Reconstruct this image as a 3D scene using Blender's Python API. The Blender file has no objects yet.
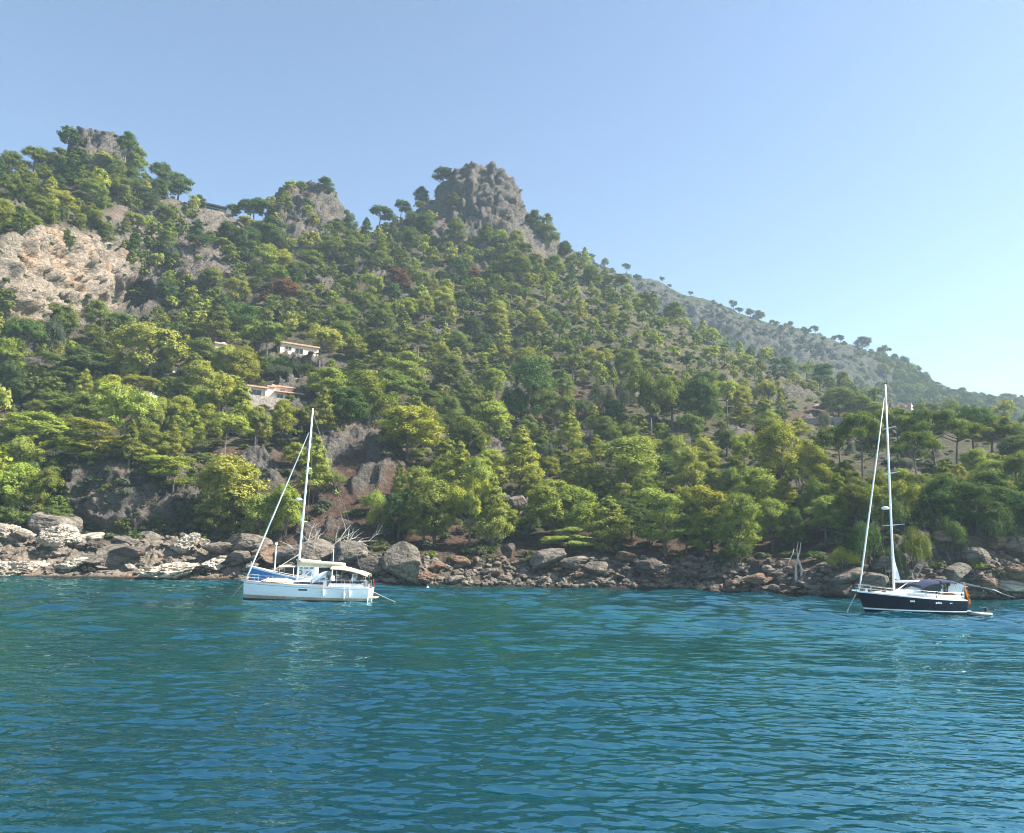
import bpy, math, random
import numpy as np
from mathutils import Vector, Matrix

scene = bpy.context.scene
COL = scene.collection
R = math.radians

# ---------------------------------------------------------------- camera
W, H, FPX = 1024, 833, 800.0
PITCH, ROLL, EYE = 10.31, 1.1, 4.0
cam_d = bpy.data.cameras.new("camera")
cam_d.sensor_width = 36.0
cam_d.sensor_fit = 'HORIZONTAL'
cam_d.lens = FPX / W * 36.0
cam_d.clip_start = 0.5
cam_d.clip_end = 20000
cam = bpy.data.objects.new("camera", cam_d)
COL.objects.link(cam)
CM = Matrix.Rotation(R(90 + PITCH), 4, 'X') @ Matrix.Rotation(R(ROLL), 4, 'Z')
cam.matrix_world = Matrix.Translation((0, 0, EYE)) @ CM
scene.camera = cam

# ---------------------------------------------------------------- world, sun, exposure
SUN_EL, SUN_AZ = 44.0, 90.0          # azimuth measured clockwise from the view axis (+Y)
world = bpy.data.worlds.new("World")
scene.world = world
world.use_nodes = True
wn = world.node_tree.nodes
wl = world.node_tree.links
sky = wn.new("ShaderNodeTexSky")
sky.sky_type = 'NISHITA'
sky.sun_disc = False
sky.sun_elevation = R(SUN_EL)
sky.sun_rotation = R(SUN_AZ)
sky.altitude = 0
sky.air_density = 1.1
sky.dust_density = 0.9
sky.ozone_density = 3.2
wl.new(sky.outputs[0], wn["Background"].inputs[0])
wn["Background"].inputs[1].default_value = 0.054

sun_d = bpy.data.lights.new("sun", 'SUN')
sun_d.energy = 5.0
sun_d.angle = R(0.5)
sun_d.color = (1.0, 0.94, 0.83)
sun = bpy.data.objects.new("sun", sun_d)
COL.objects.link(sun)
sv = Vector((math.cos(R(SUN_EL)) * math.sin(R(SUN_AZ)), math.cos(R(SUN_EL)) * math.cos(R(SUN_AZ)), math.sin(R(SUN_EL))))
sun.rotation_euler = sv.to_track_quat('Z', 'Y').to_euler()
sun.location = (200, 0, 300)

vs = scene.view_settings
vs.view_transform = 'Standard'
vs.look = 'None'
vs.exposure = 1.88
vs.gamma = 1.0
vs.use_curve_mapping = False
cy = scene.cycles
cy.max_bounces = 6
cy.diffuse_bounces = 3
cy.glossy_bounces = 3
cy.transmission_bounces = 3
cy.volume_bounces = 1
cy.transparent_max_bounces = 6
cy.use_denoising = True
cy.filter_width = 1.1

# ---------------------------------------------------------------- numeric helpers
CMn = np.array(CM.to_3x3())

def rays(px, py):
    px = np.asarray(px, float); py = np.asarray(py, float)
    d = np.stack([(px - W / 2) / FPX, -(py - H / 2) / FPX, -np.ones_like(px)], -1)
    return d @ CMn.T

def at_range(px, py, r):
    """the point on the sight line through a pixel at horizontal distance r"""
    d = rays(px, py)
    k = np.asarray(r) / np.hypot(d[..., 0], d[..., 1])
    return d * k[..., None] + np.array([0, 0, EYE])

def on_sea(px, py):
    d = rays(px, py)
    return d * (-EYE / d[..., 2])[..., None] + np.array([0, 0, EYE])

def project(P):
    q = (np.asarray(P, float) - np.array([0, 0, EYE])) @ CMn
    return np.stack([W / 2 - FPX * q[..., 0] / q[..., 2], H / 2 + FPX * q[..., 1] / q[..., 2]], -1)

def pchip(x, y, xi):
    """monotone cubic through (x, y[:, ...]) sampled at xi"""
    x = np.asarray(x, float); y = np.asarray(y, float); xi = np.asarray(xi, float)
    h = np.diff(x)
    hs = h.reshape((-1,) + (1,) * (y.ndim - 1))
    dl = np.diff(y, axis=0) / hs
    m = np.zeros_like(y)
    if len(x) > 2:
        a, b = dl[:-1], dl[1:]
        w1 = 2 * hs[1:] + hs[:-1]; w2 = hs[1:] + 2 * hs[:-1]
        with np.errstate(divide='ignore', invalid='ignore'):
            hm = (w1 + w2) / (w1 / a + w2 / b)
        m[1:-1] = np.where(a * b > 0, hm, 0)
    m[0] = dl[0]; m[-1] = dl[-1]
    k = np.clip(np.searchsorted(x, xi, side='right') - 1, 0, len(x) - 2)
    sh = (-1,) + (1,) * (y.ndim - 1)
    t = ((xi - x[k]) / h[k]).reshape(sh)
    hk = h[k].reshape(sh)
    return ((2 * t**3 - 3 * t**2 + 1) * y[k] + (t**3 - 2 * t**2 + t) * hk * m[k]
            + (-2 * t**3 + 3 * t**2) * y[k + 1] + (t**3 - t**2) * hk * m[k + 1])

def _hash(ix, iy, iz, seed):
    h = (ix * 374761393 + iy * 668265263 + iz * 2147483647 + seed * 974634777) & 0xFFFFFFFF
    h = ((h ^ (h >> 13)) * 1274126177) & 0xFFFFFFFF
    h = ((h ^ (h >> 16)) * 2246822519) & 0xFFFFFFFF
    return ((h ^ (h >> 15)) & 0xFFFFFF) / float(0xFFFFFF)

def vnoise(P, seed=0):
    """value noise in -1..1 on an N x 3 array"""
    P = np.asarray(P, float)
    i = np.floor(P).astype(np.int64); f = P - i
    u = f * f * f * (f * (f * 6 - 15) + 10)
    out = 0
    for dx in (0, 1):
        wx = u[..., 0] if dx else 1 - u[..., 0]
        for dy in (0, 1):
            wy = u[..., 1] if dy else 1 - u[..., 1]
            for dz in (0, 1):
                wz = u[..., 2] if dz else 1 - u[..., 2]
                out = out + wx * wy * wz * _hash(i[..., 0] + dx, i[..., 1] + dy, i[..., 2] + dz, seed)
    return out * 2 - 1

def fbm(P, octv=4, seed=0, gain=0.5, ridged=False):
    a, s, out = 1.0, 0.0, 0
    P = np.asarray(P, float)
    for o in range(octv):
        n = vnoise(P, seed + o * 17)
        if ridged:
            n = 1 - 2 * np.abs(n)
        out = out + a * n
        s += a; a *= gain
        P = P * 2.03 + 5.7
    return out / s

def smooth(a, b, x):
    t = np.clip((x - a) / (b - a), 0, 1)
    return t * t * (3 - 2 * t)

# ---------------------------------------------------------------- object helpers
def link(o, parent=None):
    COL.objects.link(o)
    if parent is not None:
        o.parent = parent
    return o

def mesh_np(name, verts, faces, mats=(), parent=None, attrs=None, smooth_shade=False, mat_index=None):
    """one mesh object from numpy arrays (faces: N x 3 or N x 4)"""
    verts = np.asarray(verts, np.float32); faces = np.asarray(faces, np.int32)
    me = bpy.data.meshes.new(name)
    n = faces.shape[1]
    me.vertices.add(len(verts)); me.vertices.foreach_set("co", verts.ravel())
    me.loops.add(faces.size); me.loops.foreach_set("vertex_index", faces.ravel())
    me.polygons.add(len(faces))
    me.polygons.foreach_set("loop_start", np.arange(0, faces.size, n, dtype=np.int32))
    me.polygons.foreach_set("loop_total", np.full(len(faces), n, np.int32))
    if mat_index is not None:
        me.polygons.foreach_set("material_index", np.asarray(mat_index, np.int32))
    me.update(calc_edges=True)
    me.polygons.foreach_set("use_smooth", np.full(len(faces), smooth_shade, bool))
    for k, (typ, arr) in (attrs or {}).items():
        a = me.attributes.new(k, typ, 'POINT')
        a.data.foreach_set("color" if typ == 'FLOAT_COLOR' else "value", np.asarray(arr, np.float32).ravel())
    for m in mats:
        me.materials.append(m)
    return link(bpy.data.objects.new(name, me), parent)

def tag(o, label=None, cat=None, group=None, kind=None):
    if label: o["label"] = label
    if cat: o["category"] = cat
    if group: o["group"] = group
    if kind: o["kind"] = kind
    return o

def empty(name, loc, rotz=0.0):
    o = bpy.data.objects.new(name, None)
    o.empty_display_size = 0.5
    o.location = loc
    o.rotation_euler = (0, 0, rotz)
    return link(o)

class MB:
    """collects tubes, boxes and skins and links them as one mesh"""
    def __init__(s):
        s.v, s.f, s.m = [], [], []
    def add(s, verts, faces, mi=0):
        b = len(s.v)
        s.v += [tuple(p) for p in verts]
        for f in faces:
            s.f.append(tuple(b + i for i in f)); s.m.append(mi)
        return s
    def box(s, c, size, rotz=0.0, mi=0, top=1.0, rot=None):
        x, y, z = size[0] / 2, size[1] / 2, size[2] / 2
        M = rot if rot is not None else Matrix.Rotation(rotz, 3, 'Z')
        P = []
        for dz in (-1, 1):
            k = top if dz > 0 else 1.0
            for dx, dy in ((-1, -1), (1, -1), (1, 1), (-1, 1)):
                P.append(M @ Vector((dx * x * k, dy * y * k, dz * z)) + Vector(c))
        return s.add(P, [(3, 2, 1, 0), (4, 5, 6, 7), (0, 1, 5, 4), (1, 2, 6, 5), (2, 3, 7, 6), (3, 0, 4, 7)], mi)
    def tube(s, pts, rad, n=6, mi=0):
        pts = [Vector(p) for p in pts]
        if not hasattr(rad, '__len__'): rad = [rad] * len(pts)
        V, F = [], []
        for i, p in enumerate(pts):
            t = (pts[min(i + 1, len(pts) - 1)] - pts[max(i - 1, 0)])
            t = t.normalized() if t.length > 1e-9 else Vector((0, 0, 1))
            a = t.cross(Vector((0, 0, 1)) if abs(t.z) < 0.9 else Vector((1, 0, 0))).normalized()
            b = t.cross(a)
            for k in range(n):
                w = 2 * math.pi * k / n
                V.append(p + (a * math.cos(w) + b * math.sin(w)) * rad[i])
        for i in range(len(pts) - 1):
            for k in range(n):
                k2 = (k + 1) % n
                F.append((i * n + k, i * n + k2, (i + 1) * n + k2, (i + 1) * n + k))
        F.append(tuple(range(n - 1, -1, -1)))
        F.append(tuple(range((len(pts) - 1) * n, len(pts) * n)))
        return s.add(V, F, mi)
    def loft(s, rings, mi=0, closed=False, mis=None, caps=False):
        n = len(rings[0])
        V = [p for r in rings for p in r]
        b = len(s.v)
        s.v += [tuple(p) for p in V]
        for i in range(len(rings) - 1):
            for k in range(n if closed else n - 1):
                k2 = (k + 1) % n
                s.f.append((b + i * n + k, b + i * n + k2, b + (i + 1) * n + k2, b + (i + 1) * n + k))
                s.m.append(mis[k] if mis else mi)
        if caps:
            s.f.append(tuple(b + k for k in range(n - 1, -1, -1))); s.m.append(mi)
            s.f.append(tuple(b + (len(rings) - 1) * n + k for k in range(n))); s.m.append(mi)
        return s
    def build(s, name, mats, parent=None, smooth_shade=False):
        me = bpy.data.meshes.new(name)
        me.from_pydata(s.v, [], s.f)
        mats = mats if isinstance(mats, (list, tuple)) else [mats]
        for m in mats: me.materials.append(m)
        me.polygons.foreach_set("material_index", s.m)
        me.polygons.foreach_set("use_smooth", [smooth_shade] * len(s.f))
        me.update()
        return link(bpy.data.objects.new(name, me), parent)

# ---------------------------------------------------------------- materials
def new_mat(name):
    m = bpy.data.materials.new(name)
    m.use_nodes = True
    nt = m.node_tree
    return m, nt, nt.nodes["Principled BSDF"]

def N(nt, typ, **kw):
    n = nt.nodes.new(typ)
    for k, v in kw.items():
        if k.startswith('i_'):
            n.inputs[k[2:].replace('_', ' ')].default_value = v
        else:
            setattr(n, k, v)
    return n

def ramp(nt, src, stops):
    r = nt.nodes.new("ShaderNodeValToRGB")
    e = r.color_ramp.elements
    while len(e) < len(stops): e.new(0.5)
    for k, (p, c) in enumerate(stops):
        e[k].position = p
        e[k].color = (*c, 1) if len(c) == 3 else c
    nt.links.new(src, r.inputs[0])
    return r

def mixc(nt, fac, a, b):
    m = nt.nodes.new("ShaderNodeMix"); m.data_type = 'RGBA'
    for sock, val in ((m.inputs[0], fac), (m.inputs[6], a), (m.inputs[7], b)):
        if hasattr(val, 'is_linked') or hasattr(val, 'links'): nt.links.new(val, sock)
        elif isinstance(val, (int, float)): sock.default_value = val
        else: sock.default_value = (*val, 1)
    return m.outputs[2]

def math_n(nt, op, a, b=None):
    m = nt.nodes.new("ShaderNodeMath"); m.operation = op
    for k, val in enumerate((a, b)):
        if val is None: continue
        if isinstance(val, (int, float)): m.inputs[k].default_value = val
        else: nt.links.new(val, m.inputs[k])
    return m.outputs[0]

def noise_tex(nt, vec, scale, detail=4, rough=0.55):
    n = nt.nodes.new("ShaderNodeTexNoise")
    n.inputs["Scale"].default_value = scale
    n.inputs["Detail"].default_value = detail
    n.inputs["Roughness"].default_value = rough
    if vec is not None: nt.links.new(vec, n.inputs["Vector"])
    return n

def plain(name, col, rough=0.6, metal=0.0, var=0.12, scale=3.0, bump=0.0):
    """a painted, woven or plastered surface: base colour broken up a little by noise"""
    m, nt, b = new_mat(name)
    tc = nt.nodes.new("ShaderNodeTexCoord")
    n = noise_tex(nt, tc.outputs["Object"], scale, 5)
    lo = tuple(c * (1 - var) for c in col); hi = tuple(min(1, c * (1 + var)) for c in col)
    r = ramp(nt, n.outputs["Fac"], [(0.3, lo), (0.7, hi)])
    nt.links.new(r.outputs[0], b.inputs["Base Color"])
    b.inputs["Roughness"].default_value = rough
    b.inputs["Metallic"].default_value = metal
    if bump:
        bp = nt.nodes.new("ShaderNodeBump"); bp.inputs["Distance"].default_value = bump
        nt.links.new(n.outputs["Fac"], bp.inputs["Height"])
        nt.links.new(bp.outputs[0], b.inputs["Normal"])
    return m

def rock_colour(nt, pos, pale, stain_amount=1.0):
    """grey limestone with warm stains and dark lichen"""
    n1 = noise_tex(nt, pos, 0.9, 8, 0.65)
    base = ramp(nt, n1.outputs["Fac"], [(0.25, tuple(c * 0.45 for c in pale)), (0.5, pale), (0.75, tuple(min(0.6, c * 1.35) for c in pale))])
    n2 = noise_tex(nt, pos, 0.085, 4, 0.6)
    st = ramp(nt, n2.outputs["Fac"], [(0.50, (0, 0, 0)), (0.68, (1, 1, 1))])
    c = mixc(nt, math_n(nt, 'MULTIPLY', st.outputs[0], 0.75 * stain_amount), base.outputs[0], (0.20, 0.128, 0.085))
    n3 = noise_tex(nt, pos, 2.6, 6, 0.7)
    li = ramp(nt, n3.outputs["Fac"], [(0.56, (0, 0, 0)), (0.72, (1, 1, 1))])
    c = mixc(nt, math_n(nt, 'MULTIPLY', li.outputs[0], 0.55), c, (0.06, 0.056, 0.048))
    # cracks and bedding planes, drawn as dark lines
    mp = nt.nodes.new("ShaderNodeMapping"); mp.inputs["Rotation"].default_value = (R(24), R(-32), 0); mp.inputs["Scale"].default_value = (0.30, 0.30, 0.95)
    nt.links.new(pos, mp.inputs[0])
    wob = nt.nodes.new("ShaderNodeVectorMath"); wob.operation = 'ADD'
    nt.links.new(mp.outputs[0], wob.inputs[0]); nt.links.new(n2.outputs["Color"], wob.inputs[1])
    vo = nt.nodes.new("ShaderNodeTexVoronoi"); vo.feature = 'DISTANCE_TO_EDGE'; vo.inputs["Scale"].default_value = 0.8
    nt.links.new(wob.outputs[0], vo.inputs["Vector"])
    cr = ramp(nt, vo.outputs["Distance"], [(0.0, (1, 1, 1)), (0.10, (0, 0, 0))])
    return mixc(nt, math_n(nt, 'MULTIPLY', cr.outputs[0], 0.6), c, (0.045, 0.04, 0.034)), n1, n3

def terrain_mat(far=False):
    m, nt, b = new_mat("far_hillside" if far else "hillside")
    geo = nt.nodes.new("ShaderNodeNewGeometry")
    pos = geo.outputs["Position"]
    ar = nt.nodes.new("ShaderNodeAttribute"); ar.attribute_name = "rock"
    ae = nt.nodes.new("ShaderNodeAttribute"); ae.attribute_name = "earth"
    rc, n1, n3 = rock_colour(nt, pos, (0.085, 0.085, 0.08) if far else (0.115, 0.105, 0.094), 0.2 if far else 0.75)
    ap = nt.nodes.new("ShaderNodeAttribute"); ap.attribute_name = "ochre"
    och = nt.nodes.new("ShaderNodeMix"); och.data_type = 'RGBA'; och.blend_type = 'MULTIPLY'
    nt.links.new(ap.outputs["Fac"], och.inputs[0]); nt.links.new(rc, och.inputs[6]); och.inputs[7].default_value = (2.5, 2.3, 2.05, 1)
    rc = och.outputs[2]
    s1 = noise_tex(nt, pos, 0.35, 6, 0.65)
    soil = ramp(nt, s1.outputs["Fac"], [(0.32, (0.020, 0.030, 0.018)), (0.45, (0.034, 0.046, 0.026)), (0.58, (0.05, 0.056, 0.034)), (0.72, (0.08, 0.078, 0.058))] if far else [(0.32, (0.028, 0.032, 0.016)), (0.45, (0.055, 0.055, 0.028)), (0.58, (0.095, 0.08, 0.048)), (0.72, (0.14, 0.12, 0.09))])
    e1 = noise_tex(nt, pos, 0.6, 6, 0.65)
    earth = ramp(nt, e1.outputs["Fac"], [(0.3, (0.042, 0.026, 0.019)), (0.5, (0.085, 0.053, 0.039)), (0.7, (0.13, 0.088, 0.064))])
    c = mixc(nt, ae.outputs["Fac"], soil.outputs[0], earth.outputs[0])
    c = mixc(nt, ar.outputs["Fac"], c, rc)
    sep = nt.nodes.new("ShaderNodeSeparateXYZ"); nt.links.new(pos, sep.inputs[0])
    wz = math_n(nt, 'ADD', sep.outputs[2], math_n(nt, 'MULTIPLY', n3.outputs["Fac"], 0.5))
    wet = ramp(nt, wz, [(0.55, (1, 1, 1)), (0.95, (0, 0, 0))])
    c = mixc(nt, wet.outputs[0], c, (0.03, 0.026, 0.02))
    nt.links.new(c, b.inputs["Base Color"])
    b.inputs["Roughness"].default_value = 0.95
    b.inputs["Specular IOR Level"].default_value = 0.1
    bp = nt.nodes.new("ShaderNodeBump"); bp.inputs["Distance"].default_value = 1.5; bp.inputs["Strength"].default_value = 1.0
    nt.links.new(math_n(nt, 'ADD', n1.outputs["Fac"], math_n(nt, 'MULTIPLY', n3.outputs["Fac"], 0.5)), bp.inputs["Height"])
    nt.links.new(bp.outputs[0], b.inputs["Normal"])
    return m

def boulder_mat():
    m, nt, b = new_mat("limestone_boulder")
    geo = nt.nodes.new("ShaderNodeNewGeometry")
    oi = nt.nodes.new("ShaderNodeObjectInfo")
    rc, n1, n3 = rock_colour(nt, geo.outputs["Position"], (0.225, 0.21, 0.19), 0.35)
    mul = nt.nodes.new("ShaderNodeMix"); mul.data_type = 'RGBA'; mul.blend_type = 'MULTIPLY'
    mul.inputs[0].default_value = 1.0
    nt.links.new(rc, mul.inputs[6]); nt.links.new(oi.outputs["Color"], mul.inputs[7])
    # dark algae on what the sea wets
    sep = nt.nodes.new("ShaderNodeSeparateXYZ"); nt.links.new(geo.outputs["Position"], sep.inputs[0])
    wz = math_n(nt, 'ADD', sep.outputs[2], math_n(nt, 'MULTIPLY', n3.outputs["Fac"], 0.5))
    wet = ramp(nt, wz, [(0.5, (1, 1, 1)), (0.85, (0, 0, 0))])
    c = mixc(nt, wet.outputs[0], mul.outputs[2], (0.035, 0.03, 0.024))
    nt.links.new(c, b.inputs["Base Color"])
    b.inputs["Roughness"].default_value = 0.9
    b.inputs["Specular IOR Level"].default_value = 0.15
    bp = nt.nodes.new("ShaderNodeBump"); bp.inputs["Distance"].default_value = 0.35; bp.inputs["Strength"].default_value = 0.9
    nt.links.new(math_n(nt, 'ADD', n1.outputs["Fac"], n3.outputs["Fac"]), bp.inputs["Height"])
    nt.links.new(bp.outputs[0], b.inputs["Normal"])
    return m

def foliage_mat(name, use_attr):
    m = bpy.data.materials.new(name); m.use_nodes = True
    nt = m.node_tree
    nt.nodes.remove(nt.nodes["Principled BSDF"])
    out = nt.nodes["Material Output"]
    if use_attr:
        a = nt.nodes.new("ShaderNodeAttribute"); a.attribute_name = "tint"; col = a.outputs["Color"]
    else:
        a = nt.nodes.new("ShaderNodeObjectInfo"); col = a.outputs["Color"]
    geo = nt.nodes.new("ShaderNodeNewGeometry")
    n = noise_tex(nt, geo.outputs["Position"], 0.8, 3)
    v = ramp(nt, n.outputs["Fac"], [(0.3, (0.72, 0.76, 0.75)), (0.7, (1.28, 1.22, 1.1))])
    mul = nt.nodes.new("ShaderNodeMix"); mul.data_type = 'RGBA'; mul.blend_type = 'MULTIPLY'; mul.inputs[0].default_value = 1
    nt.links.new(col, mul.inputs[6]); nt.links.new(v.outputs[0], mul.inputs[7])
    c = mul.outputs[2]
    d = nt.nodes.new("ShaderNodeBsdfDiffuse"); t = nt.nodes.new("ShaderNodeBsdfTranslucent")
    warm = nt.nodes.new("ShaderNodeMix"); warm.data_type = 'RGBA'; warm.blend_type = 'MULTIPLY'; warm.inputs[0].default_value = 1
    nt.links.new(c, warm.inputs[6]); warm.inputs[7].default_value = (1.3, 1.38, 0.65, 1)
    nt.links.new(c, d.inputs[0]); nt.links.new(warm.outputs[2], t.inputs[0])
    mx = nt.nodes.new("ShaderNodeMixShader"); mx.inputs[0].default_value = 0.26
    nt.links.new(d.outputs[0], mx.inputs[1]); nt.links.new(t.outputs[0], mx.inputs[2])
    nt.links.new(mx.outputs[0], out.inputs[0])
    return m

def sea_mat():
    m, nt, b = new_mat("sea_water")
    geo = nt.nodes.new("ShaderNodeNewGeometry"); pos = geo.outputs["Position"]
    n0 = noise_tex(nt, pos, 0.022, 3)
    body = ramp(nt, n0.outputs["Fac"], [(0.38, SEA_A), (0.62, SEA_B)])
    nt.links.new(body.outputs[0], b.inputs["Base Color"])
    b.inputs["Roughness"].default_value = 0.02
    b.inputs["IOR"].default_value = 2.2
    b.inputs["Specular IOR Level"].default_value = 0.0
    mp = nt.nodes.new("ShaderNodeMapping"); mp.inputs["Rotation"].default_value = (0, 0, R(12)); mp.inputs["Scale"].default_value = (0.6, 1.0, 1.0)
    nt.links.new(pos, mp.inputs[0])
    a = noise_tex(nt, mp.outputs[0], 2.0, 2, 0.5)
    c = noise_tex(nt, mp.outputs[0], 4.5, 2, 0.5)
    h = math_n(nt, 'ADD', math_n(nt, 'MULTIPLY', a.outputs["Fac"], 0.045), math_n(nt, 'MULTIPLY', c.outputs["Fac"], 0.026))
    bp = nt.nodes.new("ShaderNodeBump"); bp.inputs["Distance"].default_value = 1.0; bp.inputs["Strength"].default_value = 1.0
    nt.links.new(h, bp.inputs["Height"]); nt.links.new(bp.outputs[0], b.inputs["Normal"])
    # the bright skin of the water: clear-sea mirror, stronger at grazing angles
    g = nt.nodes.new("ShaderNodeBsdfGlossy"); g.inputs["Color"].default_value = (0.60, 0.95, 1.0, 1); g.inputs["Roughness"].default_value = 0.02
    fr = nt.nodes.new("ShaderNodeFresnel"); fr.inputs["IOR"].default_value = 2.7
    nt.links.new(bp.outputs[0], g.inputs["Normal"]); nt.links.new(bp.outputs[0], fr.inputs["Normal"])
    mx = nt.nodes.new("ShaderNodeMixShader")
    nt.links.new(fr.outputs[0], mx.inputs[0]); nt.links.new(b.outputs[0], mx.inputs[1]); nt.links.new(g.outputs[0], mx.inputs[2])
    nt.links.new(mx.outputs[0], nt.nodes["Material Output"].inputs[0])
    return m

SEA_A, SEA_B = (0.0, 0.022, 0.042), (0.0, 0.036, 0.042)
M_TERR = terrain_mat(); M_TERR_FAR = terrain_mat(True); M_ROCK = boulder_mat()
M_LEAF = foliage_mat("pine_needles", False); M_LEAF_A = foliage_mat("pine_needles_mass", True)
M_BARK = plain("pine_bark", (0.11, 0.085, 0.065), 0.9, var=0.35, scale=2.0)
M_DEAD = plain("bleached_wood", (0.42, 0.39, 0.35), 0.85, var=0.25, scale=4.0)
M_SEA = sea_mat()
# ---------------------------------------------------------------- terrain
def table(rows, xs):
    """rows: {x: value(s)} sampled smoothly at xs"""
    k = sorted(rows)
    return pchip(k, np.array([rows[i] for i in k], float), xs)

SHORE_Y = {-300: 573, 0: 578, 120: 579, 240: 581, 380: 586, 500: 587, 640: 590, 760: 594, 860: 598, 1024: 600, 1324: 606}
MAIN_ROWS = [
    {-300: (150, 545), 0: (138, 553), 120: (136, 552), 240: (134, 556), 380: (131, 564), 500: (129, 564), 640: (127, 570), 760: (126, 576), 860: (122, 578), 1024: (119, 580), 1324: (118, 585)},
    {-300: (165, 510), 0: (150, 515), 70: (147, 508), 120: (144, 500), 190: (147, 505), 240: (150, 508), 380: (150, 522), 500: (150, 522), 640: (148, 532), 760: (144, 540), 860: (136, 538), 1024: (132, 545), 1324: (130, 550)},
    {-300: (200, 465), 0: (190, 468), 70: (162, 462), 120: (158, 462), 190: (166, 464), 240: (178, 460), 380: (182, 460), 500: (186, 470), 640: (180, 482), 760: (164, 500), 860: (152, 500), 1024: (152, 500), 1324: (152, 510)},
    {-300: (235, 430), 0: (225, 430), 120: (212, 428), 240: (213, 424), 380: (225, 415), 500: (232, 425), 640: (228, 432), 760: (212, 458), 860: (190, 478), 1024: (182, 478), 1324: (180, 488)},
    {-300: (262, 380), 0: (252, 380), 120: (256, 372), 240: (252, 374), 380: (270, 365), 500: (282, 378), 640: (284, 392), 760: (286, 412), 860: (258, 452), 1024: (232, 456), 1324: (220, 480)},
    {-300: (285, 330), 0: (256, 330), 60: (276, 326), 120: (302, 316), 150: (312, 303), 240: (302, 306), 380: (320, 306), 500: (332, 312), 640: (336, 346), 760: (348, 388), 860: (330, 418), 1024: (290, 446), 1324: (270, 474)},
    {-300: (310, 262), 0: (264, 245), 60: (290, 234), 110: (322, 244), 150: (338, 256), 200: (332, 264), 240: (342, 262), 380: (365, 252), 500: (376, 250), 560: (375, 285), 640: (370, 328), 760: (388, 378), 860: (390, 404), 1024: (350, 438), 1324: (330, 466)},
    {-300: 340, 0: 345, 100: 350, 200: 365, 300: 385, 400: 410, 485: 410, 560: 420, 640: 420, 760: 430, 860: 440, 1024: 420, 1324: 400},
]
SKY_MAIN = {-300: 192, -100: 176, 0: 173, 50: 169, 70: 162, 76: 150, 80: 140, 90: 136, 104: 134, 116: 138, 124: 147, 130: 164, 150: 186, 190: 209, 230: 219, 262: 221,
            272: 208, 279: 198, 290: 192, 305: 189, 320: 188, 328: 193, 334: 205, 345: 223, 370: 232, 400: 223, 420: 214, 432: 204, 443: 192, 452: 181, 461: 173, 470: 169, 480: 167, 490: 169,
            499: 174, 507: 181, 514: 190, 521: 202, 529: 216, 550: 236, 580: 262, 620: 291, 680: 326, 740: 354, 780: 368, 840: 390, 900: 407, 960: 418, 1024: 432, 1324: 462}

FAR_ROWS = [
    {420: (560, 340), 640: (560, 390), 800: (560, 430), 1024: (560, 470), 1324: (560, 500)},
    {420: (620, 290), 640: (640, 345), 800: (650, 395), 1024: (650, 452), 1324: (650, 490)},
    {420: (660, 250), 560: (675, 272), 640: (705, 312), 760: (735, 345), 860: (765, 378), 940: (765, 415), 1024: (765, 430), 1324: (765, 470)},
    {420: (690, 215), 560: (705, 255), 640: (740, 292), 760: (770, 328), 860: (800, 362), 940: (815, 402), 1024: (830, 417), 1324: (840, 455)},
    {420: 730, 560: 745, 640: 790, 760: 820, 860: 860, 940: 900, 1024: 930, 1324: 980},
]
SKY_FAR = {420: 200, 520: 228, 560: 244, 580: 254, 600: 264, 625: 277, 650: 280, 665: 284, 690: 297, 700: 299, 745: 317, 775: 325, 800: 333, 830: 341, 850: 345, 880: 353, 905: 362, 920: 376, 940: 390, 965: 398, 1000: 405, 1024: 407, 1324: 440}

def ell(X, Y, cx, cy, rx, ry):
    return 1 - smooth(0.75, 1.15, np.hypot((X - cx) / rx, (Y - cy) / ry))

ROCKS = [(52, 275, 82, 48), (15, 345, 45, 35), (95, 330, 30, 22), (128, 292, 40, 26), (150, 232, 62, 34), (205, 235, 34, 30), (205, 268, 40, 22), (102, 150, 30, 19), (308, 210, 38, 25), (300, 240, 30, 14),
         (480, 192, 46, 32), (478, 228, 62, 22), (430, 215, 25, 16), (535, 245, 20, 26), (130, 497, 70, 36), (225, 480, 20, 10), (262, 478, 22, 14), (330, 452, 30, 20), (365, 440, 36, 18), (515, 510, 14, 18), (930, 565, 60, 26), (985, 560, 50, 30), (900, 490, 26, 7)]
EARTHS = [(355, 480, 60, 50), (270, 462, 60, 16), (420, 540, 60, 26), (870, 570, 70, 28), (700, 575, 200, 22), (10, 425, 30, 16), (610, 560, 120, 30), (310, 520, 60, 36), (110, 420, 22, 8), (560, 405, 60, 20), (825, 420, 40, 16), (780, 540, 40, 40)]

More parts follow.
